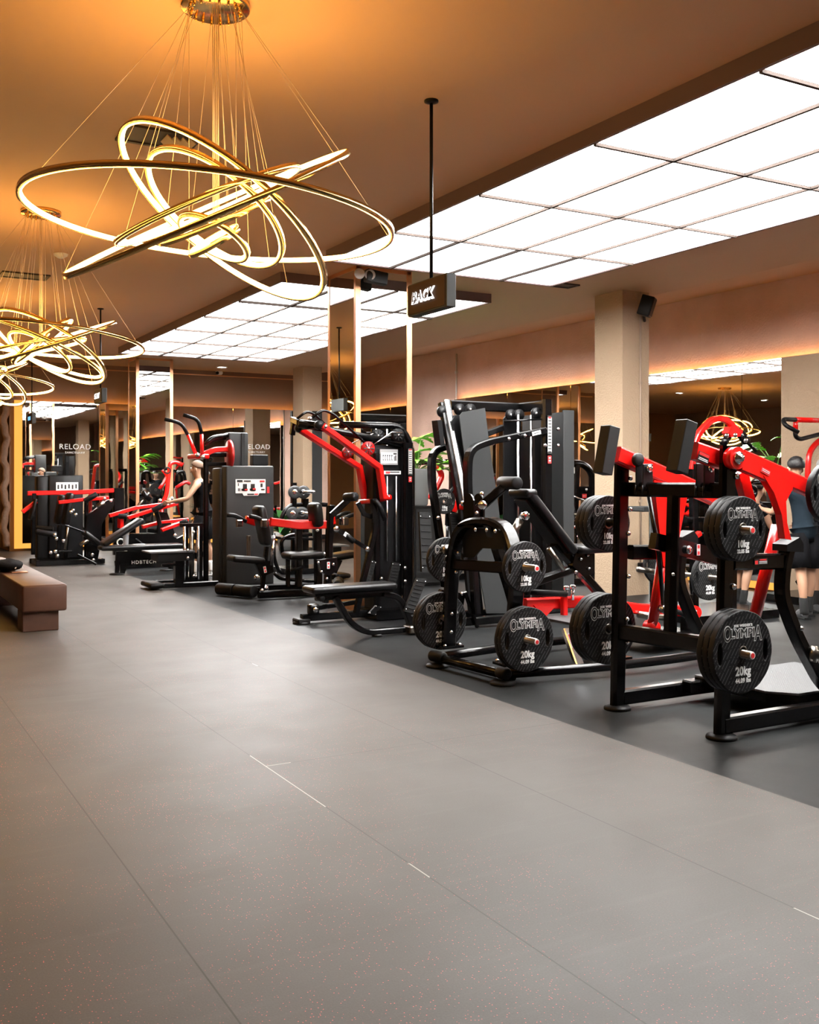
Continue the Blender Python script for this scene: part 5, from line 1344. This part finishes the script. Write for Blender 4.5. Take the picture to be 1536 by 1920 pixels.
# barbell leaning on its holder, with its plate
LB = thing('landmine_barbell', px_(270, 940, 17.9), 'steel bar end with a black disc sloping up behind the red lever arms', 'barbell')
mb = MB(); mb.rod([px_(225, 1000, 17.9), px_(262, 945, 17.9), px_(280, 924, 17.9)], .03); mb.build('bar', 'steel', LB)
mb = MB(); mb.lathe(px_(276, 928, 17.9), (.6, -.3, .6), [(-.05, .09), (-.05, .11), (.03, .11), (.03, .09)], 24); mb.build('disc', 'black', LB)
# tall red levers by the far pillar
T = thing('tall_lever_machine', (5.0, 19.2, 0), 'tall thin red lever frame standing right of the far mirrored pillar', 'gym machine', 'lever machines along the far mirrors')
mb = MB(); mb.rod([px_(303, 946, 18.6), px_(312, 930, 18.6), px_(319, 868, 18.6), px_(330, 866, 18.6), px_(342, 872, 18.6)], .04, fil=.1); mb.build('lever_tube', 'red', T)
mb = MB(); mb.rod([px_(330, 915, 18.6), px_(349, 903, 18.6), px_(356, 908, 18.6)], .035, fil=.05); mb.rod([px_(303, 946, 18.7), V((px_(303, 946, 18.7).x, 18.7, .1))], .04); mb.build('tubes', 'red_dark', T)
mb = MB(); mb.torus(px_(314, 882, 18.55), (.3, 1, 0), .055, .012, 18, 6); mb.build('hand_grip', 'rubber', T)
mb = MB(); mb.rod([px_(330, 910, 18.9), px_(332, 885, 18.9), px_(345, 883, 18.9), px_(348, 905, 18.9)], .03, fil=.06); mb.build('black_hoop', 'black', T)
x0 = px_(303, 946, 18.7).x
mb = MB(); mb.box((x0+.3, 18.7, .06), (1.0, .6, .09)); mb.build('base', 'black', T)
# amber vertical light in the far wall beside the column
mb = MB(); p = px_(562, 850, YF-.05); mb.box((p.x, YF-.045, 1.55), (.055, .03, 2.9)); struct('trim_amber_vertical_light', mb, 'glow')
mb = MB(); p0 = px_(551, 850, YF-.05); p1 = px_(571, 850, YF-.05); mb.box((p0.x, YF-.05, 1.55), (.12, .05, 2.95)); mb.box((p1.x, YF-.05, 1.55), (.1, .05, 2.95)); struct('trim_dark_jamb', mb, 'black_matte')
mb = MB(); q = px_(593, 900, 19.7); mb.box((q.x+.02, 19.7, 1.45), (.22, .03, 2.9)); struct('trim_glass_panel', mb, 'shroud')

# ================================================================ RACK WITH PLATES BEHIND THE PRESS
RK = thing('plate_storage_rack', (5.9, 14.8, 0), 'black upright rack holding small grey plates, behind the seated press', 'rack')
y = 14.8
bars('upright', [(551, 905), (551, 1085)], y, .08, .08, RK); bars('upright', [(572, 935), (572, 1085)], y, .10, .10, RK)
mb = MB(); mb.rod([px_(524, 985, y), px_(532, 960, y), px_(545, 947, y), px_(600, 945, y), px_(640, 950, y)], .035, fil=.2); mb.build('hoop', 'black', RK)
for (px, py) in ((572, 922), (570, 962)):
    mb = MB(); mb.lathe(px_(px-12, py, y-.1), (.4, -1, 0), [(0, .025), (.34, .025)], 12); mb.build('plate_peg', 'chrome', RK)
mb = MB(); mb.box((px_(551, 1080, y).x+.2, y, .05), (.9, .7, .08)); mb.build('base', 'black', RK)
bars('shelf', [(515, 1008), (590, 1010)], y, .5, .04, RK, up=(0, 0, 1)); 
mb = MB(); mb.rod([px_(513, 1000, y-.2), px_(514, 1050, y-.2), px_(525, 1075, y-.2), px_(580, 1082, y-.2)], .03, fil=.2); mb.build('lower_hoop', 'black', RK)
nm = ['left', 'right']
small = MB(); small.lathe((0, -.05, 0), (0, 1, 0), [(0, .05), (0, .085), (.012, .105), (.088, .105), (.10, .085), (.10, .05)], 28)
sm_me = small.build('tmp', 'shroud').data; bpy.data.objects.remove(bpy.data.objects['tmp'])
cap = MB(); cap.lathe((0, -.056, 0), (0, 1, 0), [(0, .03), (.004, .045), (.008, .045)], 20)
cap_me = cap.build('tmp', 'chrome').data; bpy.data.objects.remove(bpy.data.objects['tmp'])
for i, (px, py) in enumerate(((553, 923), (569, 923), (549, 963), (567, 963))):
    c = px_(px, py, y-.12+.05*(1-i % 2))
    o = bpy.data.objects.new('fixed_weight_disc', sm_me); COL.objects.link(o); o.location = c; o.rotation_euler = (0, 0, -.35); o['org'] = tuple(c)
    tag(o, '%s thick grey disc on the %s peg of the storage rack behind the seated press' % (nm[i % 2], 'upper' if i < 2 else 'lower'), 'weight disc', 'grey discs on the storage rack')
    k = bpy.data.objects.new('cap', cap_me); COL.objects.link(k); k.parent = o

# ================================================================ PLANTS
def leaf(mb, base, d, L, W, droop, lobes=0, rnd=random):
    d = V(d).normalized(); side = d.cross(V((0, 0, 1))).normalized(); n = 12
    pts = []; p = V(base); dd = V(d)
    vs, fs = [], []
    for i in range(n+1):
        t = i/n
        w_ = W*math.sin(PI*min(1, t*.92+.06))**.8*(1-.35*t)
        if lobes: w_ *= (1 if i % 2 else .62)
        vs += [p-side*w_+V((0, 0, w_*.25)), p, p+side*w_+V((0, 0, w_*.25))]
        p = p+dd*(L/n); dd = (dd+V((0, 0, -droop/n))).normalized()
    for i in range(n):
        a = i*3; fs += [[a, a+1, a+4, a+3], [a+1, a+2, a+5, a+4]]
    # give it thickness
    N_ = len(vs); vs2 = [v-V((0, 0, .002)) for v in vs]
    fs2 = [[i+N_ for i in f][::-1] for f in fs]
    mb.add(vs+vs2, fs+fs2, True)
PB = px_(790, 900, 12.2)
CB = thing('side_cabinet', (PB.x, 12.2, 0), 'dark low cabinet under the large potted plant', 'cabinet')
mb = MB(); mb.box((PB.x+.06, 12.35, .55), (.42, .45, 1.10), ch=.006); mb.build('body', 'black_matte', CB)
mb = MB(); mb.box((PB.x+.06, 12.12, .55), (.38, .012, 1.02)); mb.build('door', 'block', CB)
PT = thing('potted_plant', (PB.x, 12.35, 1.10), 'tall green leafy plant in a grey pot, between the two cable machines', 'plant')
MB().lathe((PB.x+.02, 12.35, 1.10), (0, 0, 1), [(0, .13), (.02, .15), (.5, .185), (.52, .185), (.52, .165), (.49, .16)], 28).build('pot', 'pot', PT)
MB().cyl((PB.x+.02, 12.35, 1.55), (PB.x+.02, 12.35, 1.585), .16, 24).build('soil', 'soil', PT)
rnd = random.Random(5)
tips = [((763, 792), .25), ((790, 820), .40), ((815, 812), .46), ((800, 842), .42), ((822, 850), .34), ((846, 862), .34), ((840, 876), .30), ((775, 838), .3), ((805, 862), .3), ((830, 868), .28)]
ml, ms = MB(), MB()
c0 = V((PB.x+.02, 12.35, 1.58))
for (pt, L) in tips:
    yy = 12.35+rnd.uniform(-.25, .25)
    tip = px_(*pt, yy); d = (tip-c0); ax = math.atan2(d.y, d.x)
    base = tip - V((math.cos(rnd.uniform(-.3, .3)), rnd.uniform(-.4, .2), .35)).normalized()*L*.5
    ms.rod([c0, c0.lerp(base, .5)+V((0, 0, .06)), base], .008, fil=.1)
    leaf(ml, base, (1 if pt[0] > 780 else -.6, rnd.uniform(-.5, .3), .42), L*1.25, L*.36, .9, 1)
    leaf(ml, base, (.6, rnd.uniform(-.9, .9), .2), L*.95, L*.3, 1.1, 1)
for k in range(9):
    a = k*2*PI/9; leaf(ml, c0+V((0, 0, .12)), (math.cos(a), math.sin(a), .6), .3, .07, 1.3, 1)
ml.build('leaves', 'leaf', PT); ms.build('stems', 'stem', PT)
def bush(c, h, m, label, n, name, seed, pot=True):
    r = thing(name, c, label, 'plant'); rn = random.Random(seed); c = V(c)
    MB().lathe(c, (0, 0, 1), [(0, .12), (.28, .16), (.28, .14)], 20).build('pot', 'pot', r)
    ml = MB()
    for k in range(n):
        a = rn.random()*2*PI; leaf(ml, c+V((0, 0, .28)), (math.cos(a), math.sin(a), rn.uniform(.5, 2)), h*rn.uniform(.6, 1), h*.09, 1.2)
    o = ml.build('foliage', m, r); return r
q = px_(534, 1000, 19.6)
bush((q.x, 19.6, .0), 1.05, 'leafdark', 'dark spiky plant on the floor behind the storage rack', 26, 'floor_plant', 3)
bush((7.4, 3.2, .0), .8, 'leaf', 'bright bushy plant outside the view, seen only in the mirrored pillar', 40, 'floor_plant', 4) if False else None

# ================================================================ RIGHT BACKGROUND MACHINES
def simple(name, loc, label): return thing(name, loc, label, 'gym machine', 'machines in front of the right wall mirror')
U = simple('seated_cable_station', (8.7, 11.6, 0), 'black hooped cable station with a loaded plate, left of the stucco column')
y = 11.6
mb = MB(); mb.rod([px_(1040, 869, y), px_(1092, 869, y), px_(1110, 885, y), px_(1110, 1088, y)], .05, fil=.3); mb.build('hoop', 'black', U)
mb = MB(); mb.rod([px_(1048, 869, y+.3), px_(1040, 1088, y+.3)], .04); mb.build('rear_post', 'black', U)
bars('post', [(1082, 872), (1074, 1085)], y, .08, .08, U); bars('post', [(1056, 872), (1046, 1088)], y, .06, .07, U)
mb = MB(); mb.rod([px_(1040, 912, y-.2), px_(1058, 915, y-.2), px_(1072, 935, y-.2), px_(1072, 1070, y-.2)], .05, fil=.3); mb.build('hoop', 'black', U)
c = px_(1067, 882, y-.02); MB().box(c, (.2, .01, .09)).build('placard', 'white', U)
mb = MB(); mb.box(px_(1095, 925, y), (.2, .05, .2)); mb.build('bracket', 'black', U)
label_plate('warning_label', px_(1096, 930, y-.04), (1, 0, 0), (0, 0, 1), .08, .06, U, 'redprint', rows=((0, 0, .7, .1),))
mb = MB()
for a, b in ((1047, 869), (1058, 869), (1069, 869), (1099, 918), (1061, 940), (1075, 960), (1075, 975), (1076, 988)): mb.bolt(px_(a, b, y-.27 if a > 1060 and b > 930 else y-.05), (0, -1, 0), .024, .02)
mb.build('bolts', 'chrome', U)
mb = MB(); mb.lathe(px_(1046, 869, y-.05), (0, -1, 0), [(0, .05), (.03, .05)], 20); mb.build('pivot_disc', 'red_dark', U)
mb = MB(); mb.rod([px_(1075, 930, y-.1), px_(1105, 942, y-.1)], .012); mb.rod([px_(1075, 970, y-.1), px_(1092, 971, y-.1)], .016); mb.build('struts', 'chrome', U)
mb = MB(); mb.box((px_(1075, 1090, y).x-.1, y, .05), (1.0, .9, .09)); mb.build('base', 'black', U)
mb = MB(); peg(mb, px_(1059, 964, y-.2), px_(1059, 964, y-.2)+V((0, -.34, 0))); mb.build('plate_peg', 'steel', U)
c = px_(1059, 964, y-.36); plate(10, c.x, c.y, c.z, 'plate on the hooped cable station left of the stucco column')
mb = MB(); mb.prism([px_(a, b, y-.35) for a, b in ((1083, 1006), (1090, 1002), (1094, 990), (1098, 975), (1092, 985))], (0, .03, 0)); mb.build('red_link', 'red', U)

W = simple('red_arch_machine', (7.8, 7.9, 0), 'machine with a red arched tube and strut rising behind the nearest red levers')
y = 7.9
mb = MB(); mb.bar([px_(1296, 880, y), px_(1304, 818, y), px_(1336, 785, y), px_(1362, 785, y), px_(1388, 816, y)], .06, .07, up=(0, 1, 0), fil=.14); mb.build('arch_tube', 'red', W)
mb = MB(); mb.prism([px_(a, b, y-.03) for a, b in ((1365, 800), (1386, 806), (1388, 818), (1366, 820), (1360, 812))], (0, .1, 0)); mb.build('arch_bracket', 'red', W)
mb = MB(); mb.rod([px_(1388, 812, y-.05), px_(1400, 828, y-.05)], .05); mb.rod([px_(1400, 828, y-.05), px_(1418, 846, y-.05)], .018); mb.rod([px_(1355, 835, y), px_(1366, 818, y)], .04); mb.build('struts', 'black', W)
mb = MB()
for a, b in ((1362, 817), (1378, 816), (1398, 826)): mb.bolt(px_(a, b, y-.11), (0, -1, 0), .028, .02)
mb.build('bolts', 'chrome', W)
mb = MB(); mb.rod([px_(1400, 915, y+.3), px_(1412, 905, y+.3), px_(1440, 905, y+.3), px_(1450, 935, y+.3)], .03, fil=.1); mb.rod([px_(1398, 910, y), px_(1416, 912, y), px_(1418, 928, y), px_(1408, 935, y)], .022, fil=.05); mb.build('tubes', 'black', W)
mb = MB(); mb.bar([px_(1285, 975, y), px_(1330, 975, y)], .06, .06, up=(0, 0, 1)); mb.bar([px_(1290, 1005, y), px_(1340, 1003, y)], .06, .05, up=(0, 0, 1)); mb.bar([px_(1300, 870, y), px_(1302, 1140, y)], .08, .08); mb.bar([px_(1375, 850, y), px_(1372, 1140, y)], .09, .09); mb.build('beams', 'black', W)
mb = MB(); mb.bar([px_(1278, 1048, y), px_(1292, 1122, y)], .05, .03, up=(0, 1, 0)); mb.build('slotted_rail', 'chrome', W)
mb = MB(); mb.box((px_(1300, 1140, y).x+.25, y, .05), (1.2, .8, .09)); mb.build('base', 'black', W)
mb = MB(); mb.bar([px_(1290, 1015, y-.3), px_(1312, 1000, y-.3)], .05, .06, up=(0, 1, 0)); mb.build('red_link', 'red', W)
c = px_(1332, 1082, y-.5); plate(20, c.x, c.y+.02, c.z, 'plate standing behind the front 10kg and 20kg stacks, on the red arch machine')
mb = MB(); peg(mb, (c.x, c.y+.35, c.z), (c.x, c.y-.1, c.z)); mb.build('plate_peg', 'steel', W)
c = px_(1218, 1070, y+.6)
mb = MB(); mb.rod([px_(1196, 1067, y+.5), px_(1232, 1073, y+.5)], .03); mb.build('chrome_sleeve', 'steel', W)
plate(20, px_(1213, 1058, y+1.0).x+.14, y+.95, px_(1213, 1058, y+1.0).z, 'plate half hidden behind the black strut of the nearest machine', printed=False)
c = px_(1211, 954, y+1.2)
mb = MB(); mb.box(c, (.35, .3, .06), ch=.01); mb.rod([c+V((.1, 0, -.03)), V((c.x+.1, c.y, .02))], .03); mb.build('shelf', 'shroud', W)

Z = simple('overhead_lever_machine', (9.3, 8.4, 0), 'machine with black bent grips and red tubes at the upper right edge')
y = 8.3
mb = MB(); mb.rod([px_(1492, 787, y), px_(1560, 789, y)], .032); mb.rod([px_(1492, 787, y), px_(1492, 806, y)], .03); mb.rod([px_(1560, 815, y+.1), px_(1535, 826, y+.1), px_(1517, 848, y+.1), px_(1514, 900, y+.1), px_(1530, 1100, y+.1)], .035, fil=.2); mb.build('tubes', 'red', Z)
mb = MB(); mb.rod([px_(1492, 787, y-.02), px_(1468, 786, y-.02), px_(1472, 797, y-.1), px_(1498, 811, y-.2)], .026, fil=.05); mb.rod([px_(1492, 803, y), px_(1491, 818, y), px_(1500, 824, y), px_(1545, 812, y)], .026, fil=.06); mb.build('grips', 'rubber', Z)
mb = MB(); mb.rod([px_(1560, 789, y), V((px_(1560, 789, y).x, y, .1))], .05); mb.box((px_(1560, 789, y).x-.2, y, .05), (1.2, .8, .09)); mb.build('beams', 'black', Z)
mb = MB(); mb.bar([px_(1500, 1095, y-.1), px_(1540, 1040, y-.1)], .09, .1, up=(0, 1, 0)); mb.build('beams', 'black', Z)

Rr = simple('rear_pulley_machine', (7.2, 12.9, 0), 'machine with a black top arm and curved red tube behind the tall row tower')
y = 12.9
bars('top_arm', [(776, 868), (805, 866), (850, 866)], y, .07, .08, Rr, up=(0, 0, 1))
mb = MB(); mb.rod([px_(815, 870, y), px_(824, 880, y), px_(829, 892, y), px_(820, 912, y), px_(806, 935, y)], .045, fil=.1); mb.rod([px_(862, 912, y-.3), px_(861, 930, y-.3), px_(852, 960, y-.3)], .035, fil=.05); mb.build('tubes', 'red', Rr)
mb = MB(); mb.rod([px_(840, 985, y-.2), px_(842, 925, y-.2), px_(858, 912, y-.2)], .045, fil=.15); mb.bar([px_(848, 870, y), px_(846, 1085, y)], .08, .08); mb.rod([px_(842, 965, y-.2), px_(842, 1085, y-.2)], .05); mb.build('beams', 'black', Rr)
mb = MB()
for a in (833, 844): mb.bolt(px_(a, 864, y-.05), (0, -1, 0), .025, .02)
mb.build('bolts', 'chrome', Rr)
mb = MB(); mb.box((px_(835, 1080, y).x, y, .05), (1.0, .7, .09)); mb.build('base', 'black', Rr)
c = px_(838, 940, y-.4); plate(10, c.x-.05, c.y, c.z, 'dark plate behind the tall row tower, above the left 10kg plate')
plate(20, px_(682, 1035, 11.2).x, 11.15, .235+.03, 'x', printed=False) if False else None
# ================================================================ PEOPLE
def skin_mesh(verts, edges, radii, root, sub=2):
    """grow one continuous surface over a skeleton"""
    me = bpy.data.meshes.new('sk'); bm = bmesh.new(); lay = bm.verts.layers.skin.verify()
    vs = []
    for i, (p, r) in enumerate(zip(verts, radii)):
        v = bm.verts.new(p); rr = r if isinstance(r, tuple) else (r, r); v[lay].radius = rr; v[lay].use_root = (i == root); vs.append(v)
    for a, b in edges: bm.edges.new((vs[a], vs[b]))
    bm.to_mesh(me); bm.free()
    ob = bpy.data.objects.new('sk', me); COL.objects.link(ob)
    m = ob.modifiers.new('s', 'SKIN'); m.use_smooth_shade = True; m.branch_smoothing = .3
    s = ob.modifiers.new('u', 'SUBSURF'); s.levels = sub; s.render_levels = sub
    dg = bpy.context.evaluated_depsgraph_get(); dg.update()
    out = bpy.data.meshes.new_from_object(ob.evaluated_get(dg))
    bpy.data.objects.remove(ob); bpy.data.meshes.remove(me)
    return out
def place_mesh(me, name, m, root, org):
    o_ = V(org)
    for v in me.vertices: v.co -= o_
    me.materials.clear(); me.materials.append(M[m]); me.name = name
    for p in me.polygons: p.use_smooth = True; p.material_index = 0
    ob = bpy.data.objects.new(name, me); COL.objects.link(ob); ob.parent = root; ob['org'] = tuple(o_)
    return ob
def person(pos, face, label, H=1.72, lean=(0, 0), knees=(0, 0), arms=None, shirt='navy', shirt_hem=None, sleeves=True, shorts='blackcloth', sock='blacksock', shoe='shoe', hair='hair', stance=.16, step=(0, 0), crouch=0, head_tilt=0):
    """face: direction the chest points to. arms: for each side (elbow, hand) offsets from the shoulder in (side, forward, up)"""
    k = H/1.72; pos = V(pos); f = V((face[0], face[1], 0)).normalized(); s = V((f.y, -f.x, 0)); u = V((0, 0, 1))   # s: the person's right
    root = thing('person', pos, label, 'person')
    def P(a, b, c): return pos + s*a*k + f*b*k + u*c*k
    lx, ly = lean
    hipz = .93-crouch
    pel = P(0, -crouch*.4, hipz)
    vs, es, rs = [], [], []
    def add(p, r, par=None):
        vs.append(V(p)); rs.append(tuple(x*k for x in r) if isinstance(r, tuple) else r*k); i = len(vs)-1
        if par is not None: es.append((par, i))
        return i
    def T(h):   # spine point at a fraction of the torso with lean
        return pel + s*lx*h*k + f*ly*h*k + u*(.50*h)*math.sqrt(max(.1, 1-.6*(lx*lx+ly*ly)))*k
    i0 = add(pel, (.125, .105)); i1 = add(T(.32), (.12, .095), i0); i2 = add(T(.68), (.145, .11), i1); i3 = add(T(.93), (.115, .095), i2)
    nk = add(T(1.08), .055, i3); hd0 = T(1.22)+f*(.015+head_tilt*.05)*k
    h0 = add(T(1.17)+f*.01*k, .055, nk); h1 = add(hd0+u*.02*k, (.076, .088), h0); h2 = add(hd0+u*.10*k+f*head_tilt*.04*k, (.078, .094), h1); h3 = add(hd0+u*.155*k+f*head_tilt*.05*k, (.05, .06), h2)
    hc = hd0+u*.06*k
    out = {'head': hc}
    legs, armsj = [], []
    for q, sd in enumerate((-1, 1)):
        hp = add(pel+s*sd*.085*k-u*.05*k, .092, i0)
        kn_p = P(sd*stance*.6, step[q]*.5+knees[q]*.2+crouch*.35, .49-crouch*.15)
        kn0 = add((vs[hp]+kn_p)/2, .083, hp); kn = add(kn_p, .056, kn0)
        an_p = P(sd*stance*.62, step[q], .09)
        cf = add(kn_p.lerp(an_p, .3)-f*.015*k, .058, kn); an0 = add(kn_p.lerp(an_p, .75), .036, cf); an = add(an_p, .034, an0)
        hl = add(an_p-u*.05*k+f*.03*k, .036, an); toe = add(an_p-u*.062*k+f*.16*k, (.032, .022), hl)
        legs.append((vs[hp], vs[kn0], kn_p, vs[cf], vs[an0], an_p, vs[hl], vs[toe]))
        sh_p = T(.93)+s*sd*.165*k-u*.01*k
        sh = add(sh_p, .052, i3)
        e_off, h_off = arms[q] if arms else ((sd*.05, .02, -.28), (sd*.07, .10, -.52))
        el_p = sh_p+(s*e_off[0]+f*e_off[1]+u*e_off[2])*k; ha_p = sh_p+(s*h_off[0]+f*h_off[1]+u*h_off[2])*k
        ua = add(sh_p.lerp(el_p, .45), .046, sh); el = add(el_p, .036, ua); fa = add(el_p.lerp(ha_p, .35), .037, el); wr = add(el_p.lerp(ha_p, .95), .024, fa)
        d = (ha_p-el_p).normalized(); pd = d.cross(s*sd).normalized()
        pa = add(ha_p+d*.045*k, (.034, .018), wr)
        for fi, (off, L) in enumerate(((-.028, .062), (-.010, .072), (.010, .068), (.027, .052))):
            b0 = add(ha_p+d*.085*k+pd*off*k, .0095, pa); b1 = add(vs[b0]+d*L*.5*k-s*sd*.008*k, .0085, b0); add(vs[b1]+(d*.7-s*sd*.7).normalized()*L*.5*k, .0075, b1)
        t0 = add(ha_p+d*.03*k-pd*.036*k, .011, pa); add(vs[t0]+(d*.8-pd*.4)*.04*k, .009, t0)
        armsj.append((sh_p, vs[ua], el_p, vs[fa], vs[wr]))
    # face: nose
    add(hc+f*.098*k-u*.005*k, .012, h1)
    place_mesh(skin_mesh(vs, es, rs, 0), 'body', 'skin', root, pos)
    for sd in (-1, 1):
        mb = MB(); mb.sph(hc+s*sd*.080*k-u*.005*k, .028*k, 10, (.45, .8, 1.1)); mb.build('ear', 'skin', root)
        mb = MB(); mb.sph(hc+s*sd*.030*k+f*.083*k+u*.022*k, .010*k, 8); mb.build('eye', 'white', root)
    mb = MB(); mb.sph(hc+f*.085*k-u*.04*k, .02*k, 8, (1, 1, .35)); mb.build('mouth', 'redprint' if False else 'skin', root)
    # hair: cap over the skull
    mb = MB(); c = hc+u*.055*k-f*.012*k; n, m_ = 18, 7
    big = 1.0 if hair == 'hair' else .93
    R_ = Matrix((s, f, u)).transposed()
    vsx, fsx = [], []
    rn = random.Random(3)
    for j in range(m_+1):
        for i in range(n):
            a = i*2*PI/n; front = math.sin(a); th = (j/m_)*(1.95-.75*max(0, front))
            j_ = 1+rn.uniform(-.03, .05)*(hair == 'hair')
            vsx.append(c+R_@V((.087*math.sin(th)*math.cos(a)*j_, .104*math.sin(th)*front*j_, .094*math.cos(th)*j_))*big*k)
    for j in range(m_):
        for i in range(n): fsx.append([j*n+i, j*n+(i+1) % n, (j+1)*n+(i+1) % n, (j+1)*n+i])
    fsx.append([m_*n+i for i in range(n)])
    mb.add(vsx, fsx, True); mb.build('hair', hair, root)
    # shirt
    g = .014
    sv, sr, se = [T(-.24 if shirt_hem is None else shirt_hem), T(.1), T(.32), T(.68), T(.93), T(1.0)], [(.172, .15), (.155, .132), (.138, .112), (.163, .126), (.130, .108), (.07, .065)], [(0, 1), (1, 2), (2, 3), (3, 4), (4, 5)]
    sr = [tuple(x*k for x in r) for r in sr]
    for q in range(2):
        a = armsj[q]; b = len(sv)
        sv.append(V(a[0])); sr.append((.068*k if sleeves else .054*k,)*2); se.append((4, b))
        if sleeves: sv.append(a[0].lerp(a[2], .5)); sr.append((.064*k, .064*k)); se.append((b, b+1))
    place_mesh(skin_mesh(sv, se, sr, 2), 'shirt', shirt, root, pos)
    # shorts : two wide overlapping legs and a waist
    mb = MB(); el = lambda a_, b_: [(a_*k*math.cos(i*PI/10), b_*k*math.sin(i*PI/10)) for i in range(20)]
    mb.sweep([pel+u*.10*k, pel+u*.0*k, pel-u*.10*k], el(.140, .108), up=tuple(f), smooth=True)
    for q in range(2):
        l = legs[q]; c0 = V(l[0])+u*.03*k; c1 = V(l[1]); c2 = l[1].lerp(l[2], .72)
        mb.sweep([c0, c1, c2], el(.102, .118), up=tuple(f), smooth=True)
    mb.build('shorts', shorts, root)
    for q in range(2):
        l = legs[q]
        mb = MB(); mb.sweep([l[3].lerp(l[5], .5), l[4], l[5], l[5]-u*.03*k], [(.046*k*math.cos(i*PI/6), .046*k*math.sin(i*PI/6)) for i in range(12)], smooth=True); mb.build('sock', sock, root)
        me = skin_mesh([l[5]-u*.035*k-f*.02*k, l[6]-u*.0*k, l[7]+f*.03*k], [(0, 1), (1, 2)], [(.048*k, .045*k), (.048*k, .045*k), (.044*k, .034*k)], 1); place_mesh(me, 'shoe', shoe, root, pos)
        mb = MB(); mb.sweep([V((l[5].x, l[5].y, .012))-f*.06*k, V((l[7].x, l[7].y, .012))+f*.05*k], section('rect', .085*k, .024), up=(0, 0, 1)); mb.build('sole', 'white' if shoe == 'shoewhite' else 'block', root)
    return root
def fp(px, py): p = at(px, py, Z=0); return V((p.x, p.y, 0))
# man in a dark sleeveless top behind the pull-up machine, facing left
person(fp(381, 1080), (-.9, .42), 'person in a black tank top and white socks, behind the pull-up machine', 1.74, lean=(-.05, .06),
       arms=[((-.12, .14, -.22), (-.10, .36, -.26)), ((.07, -.08, -.27), (.10, .05, -.50))], shirt='blackcloth', sleeves=False, sock='sock', shoe='shoewhite', hair='hairfair', step=(.10, -.10))
# man in navy tee seen from behind
person(fp(1509, 1158), (.25, 1), 'person seen from behind in navy tee and black shorts, near the right edge', 1.70, lean=(-.05, .05),
       arms=[((-.08, .10, -.25), (-.04, .34, -.22)), ((.08, .05, -.27), (.06, .28, -.38))], stance=.15, step=(-.12, .06))
# someone hunched behind the stacked plates
person(fp(1392, 1138), (1, .1), 'person mostly hidden behind the right weight plates, with a black-socked leg showing', 1.62, lean=(0, .28),
       arms=[((-.03, .16, -.20), (0, .42, -.14)), ((.03, .10, -.24), (0, .34, -.22))], shirt='blackcloth', crouch=.16, step=(.05, -.12))
person(fp(1545, 1146), (-.6, -1), 'person with grey hair behind the navy tee, cut by the right edge', 1.70, shirt='blackcloth', hair='hairgrey')
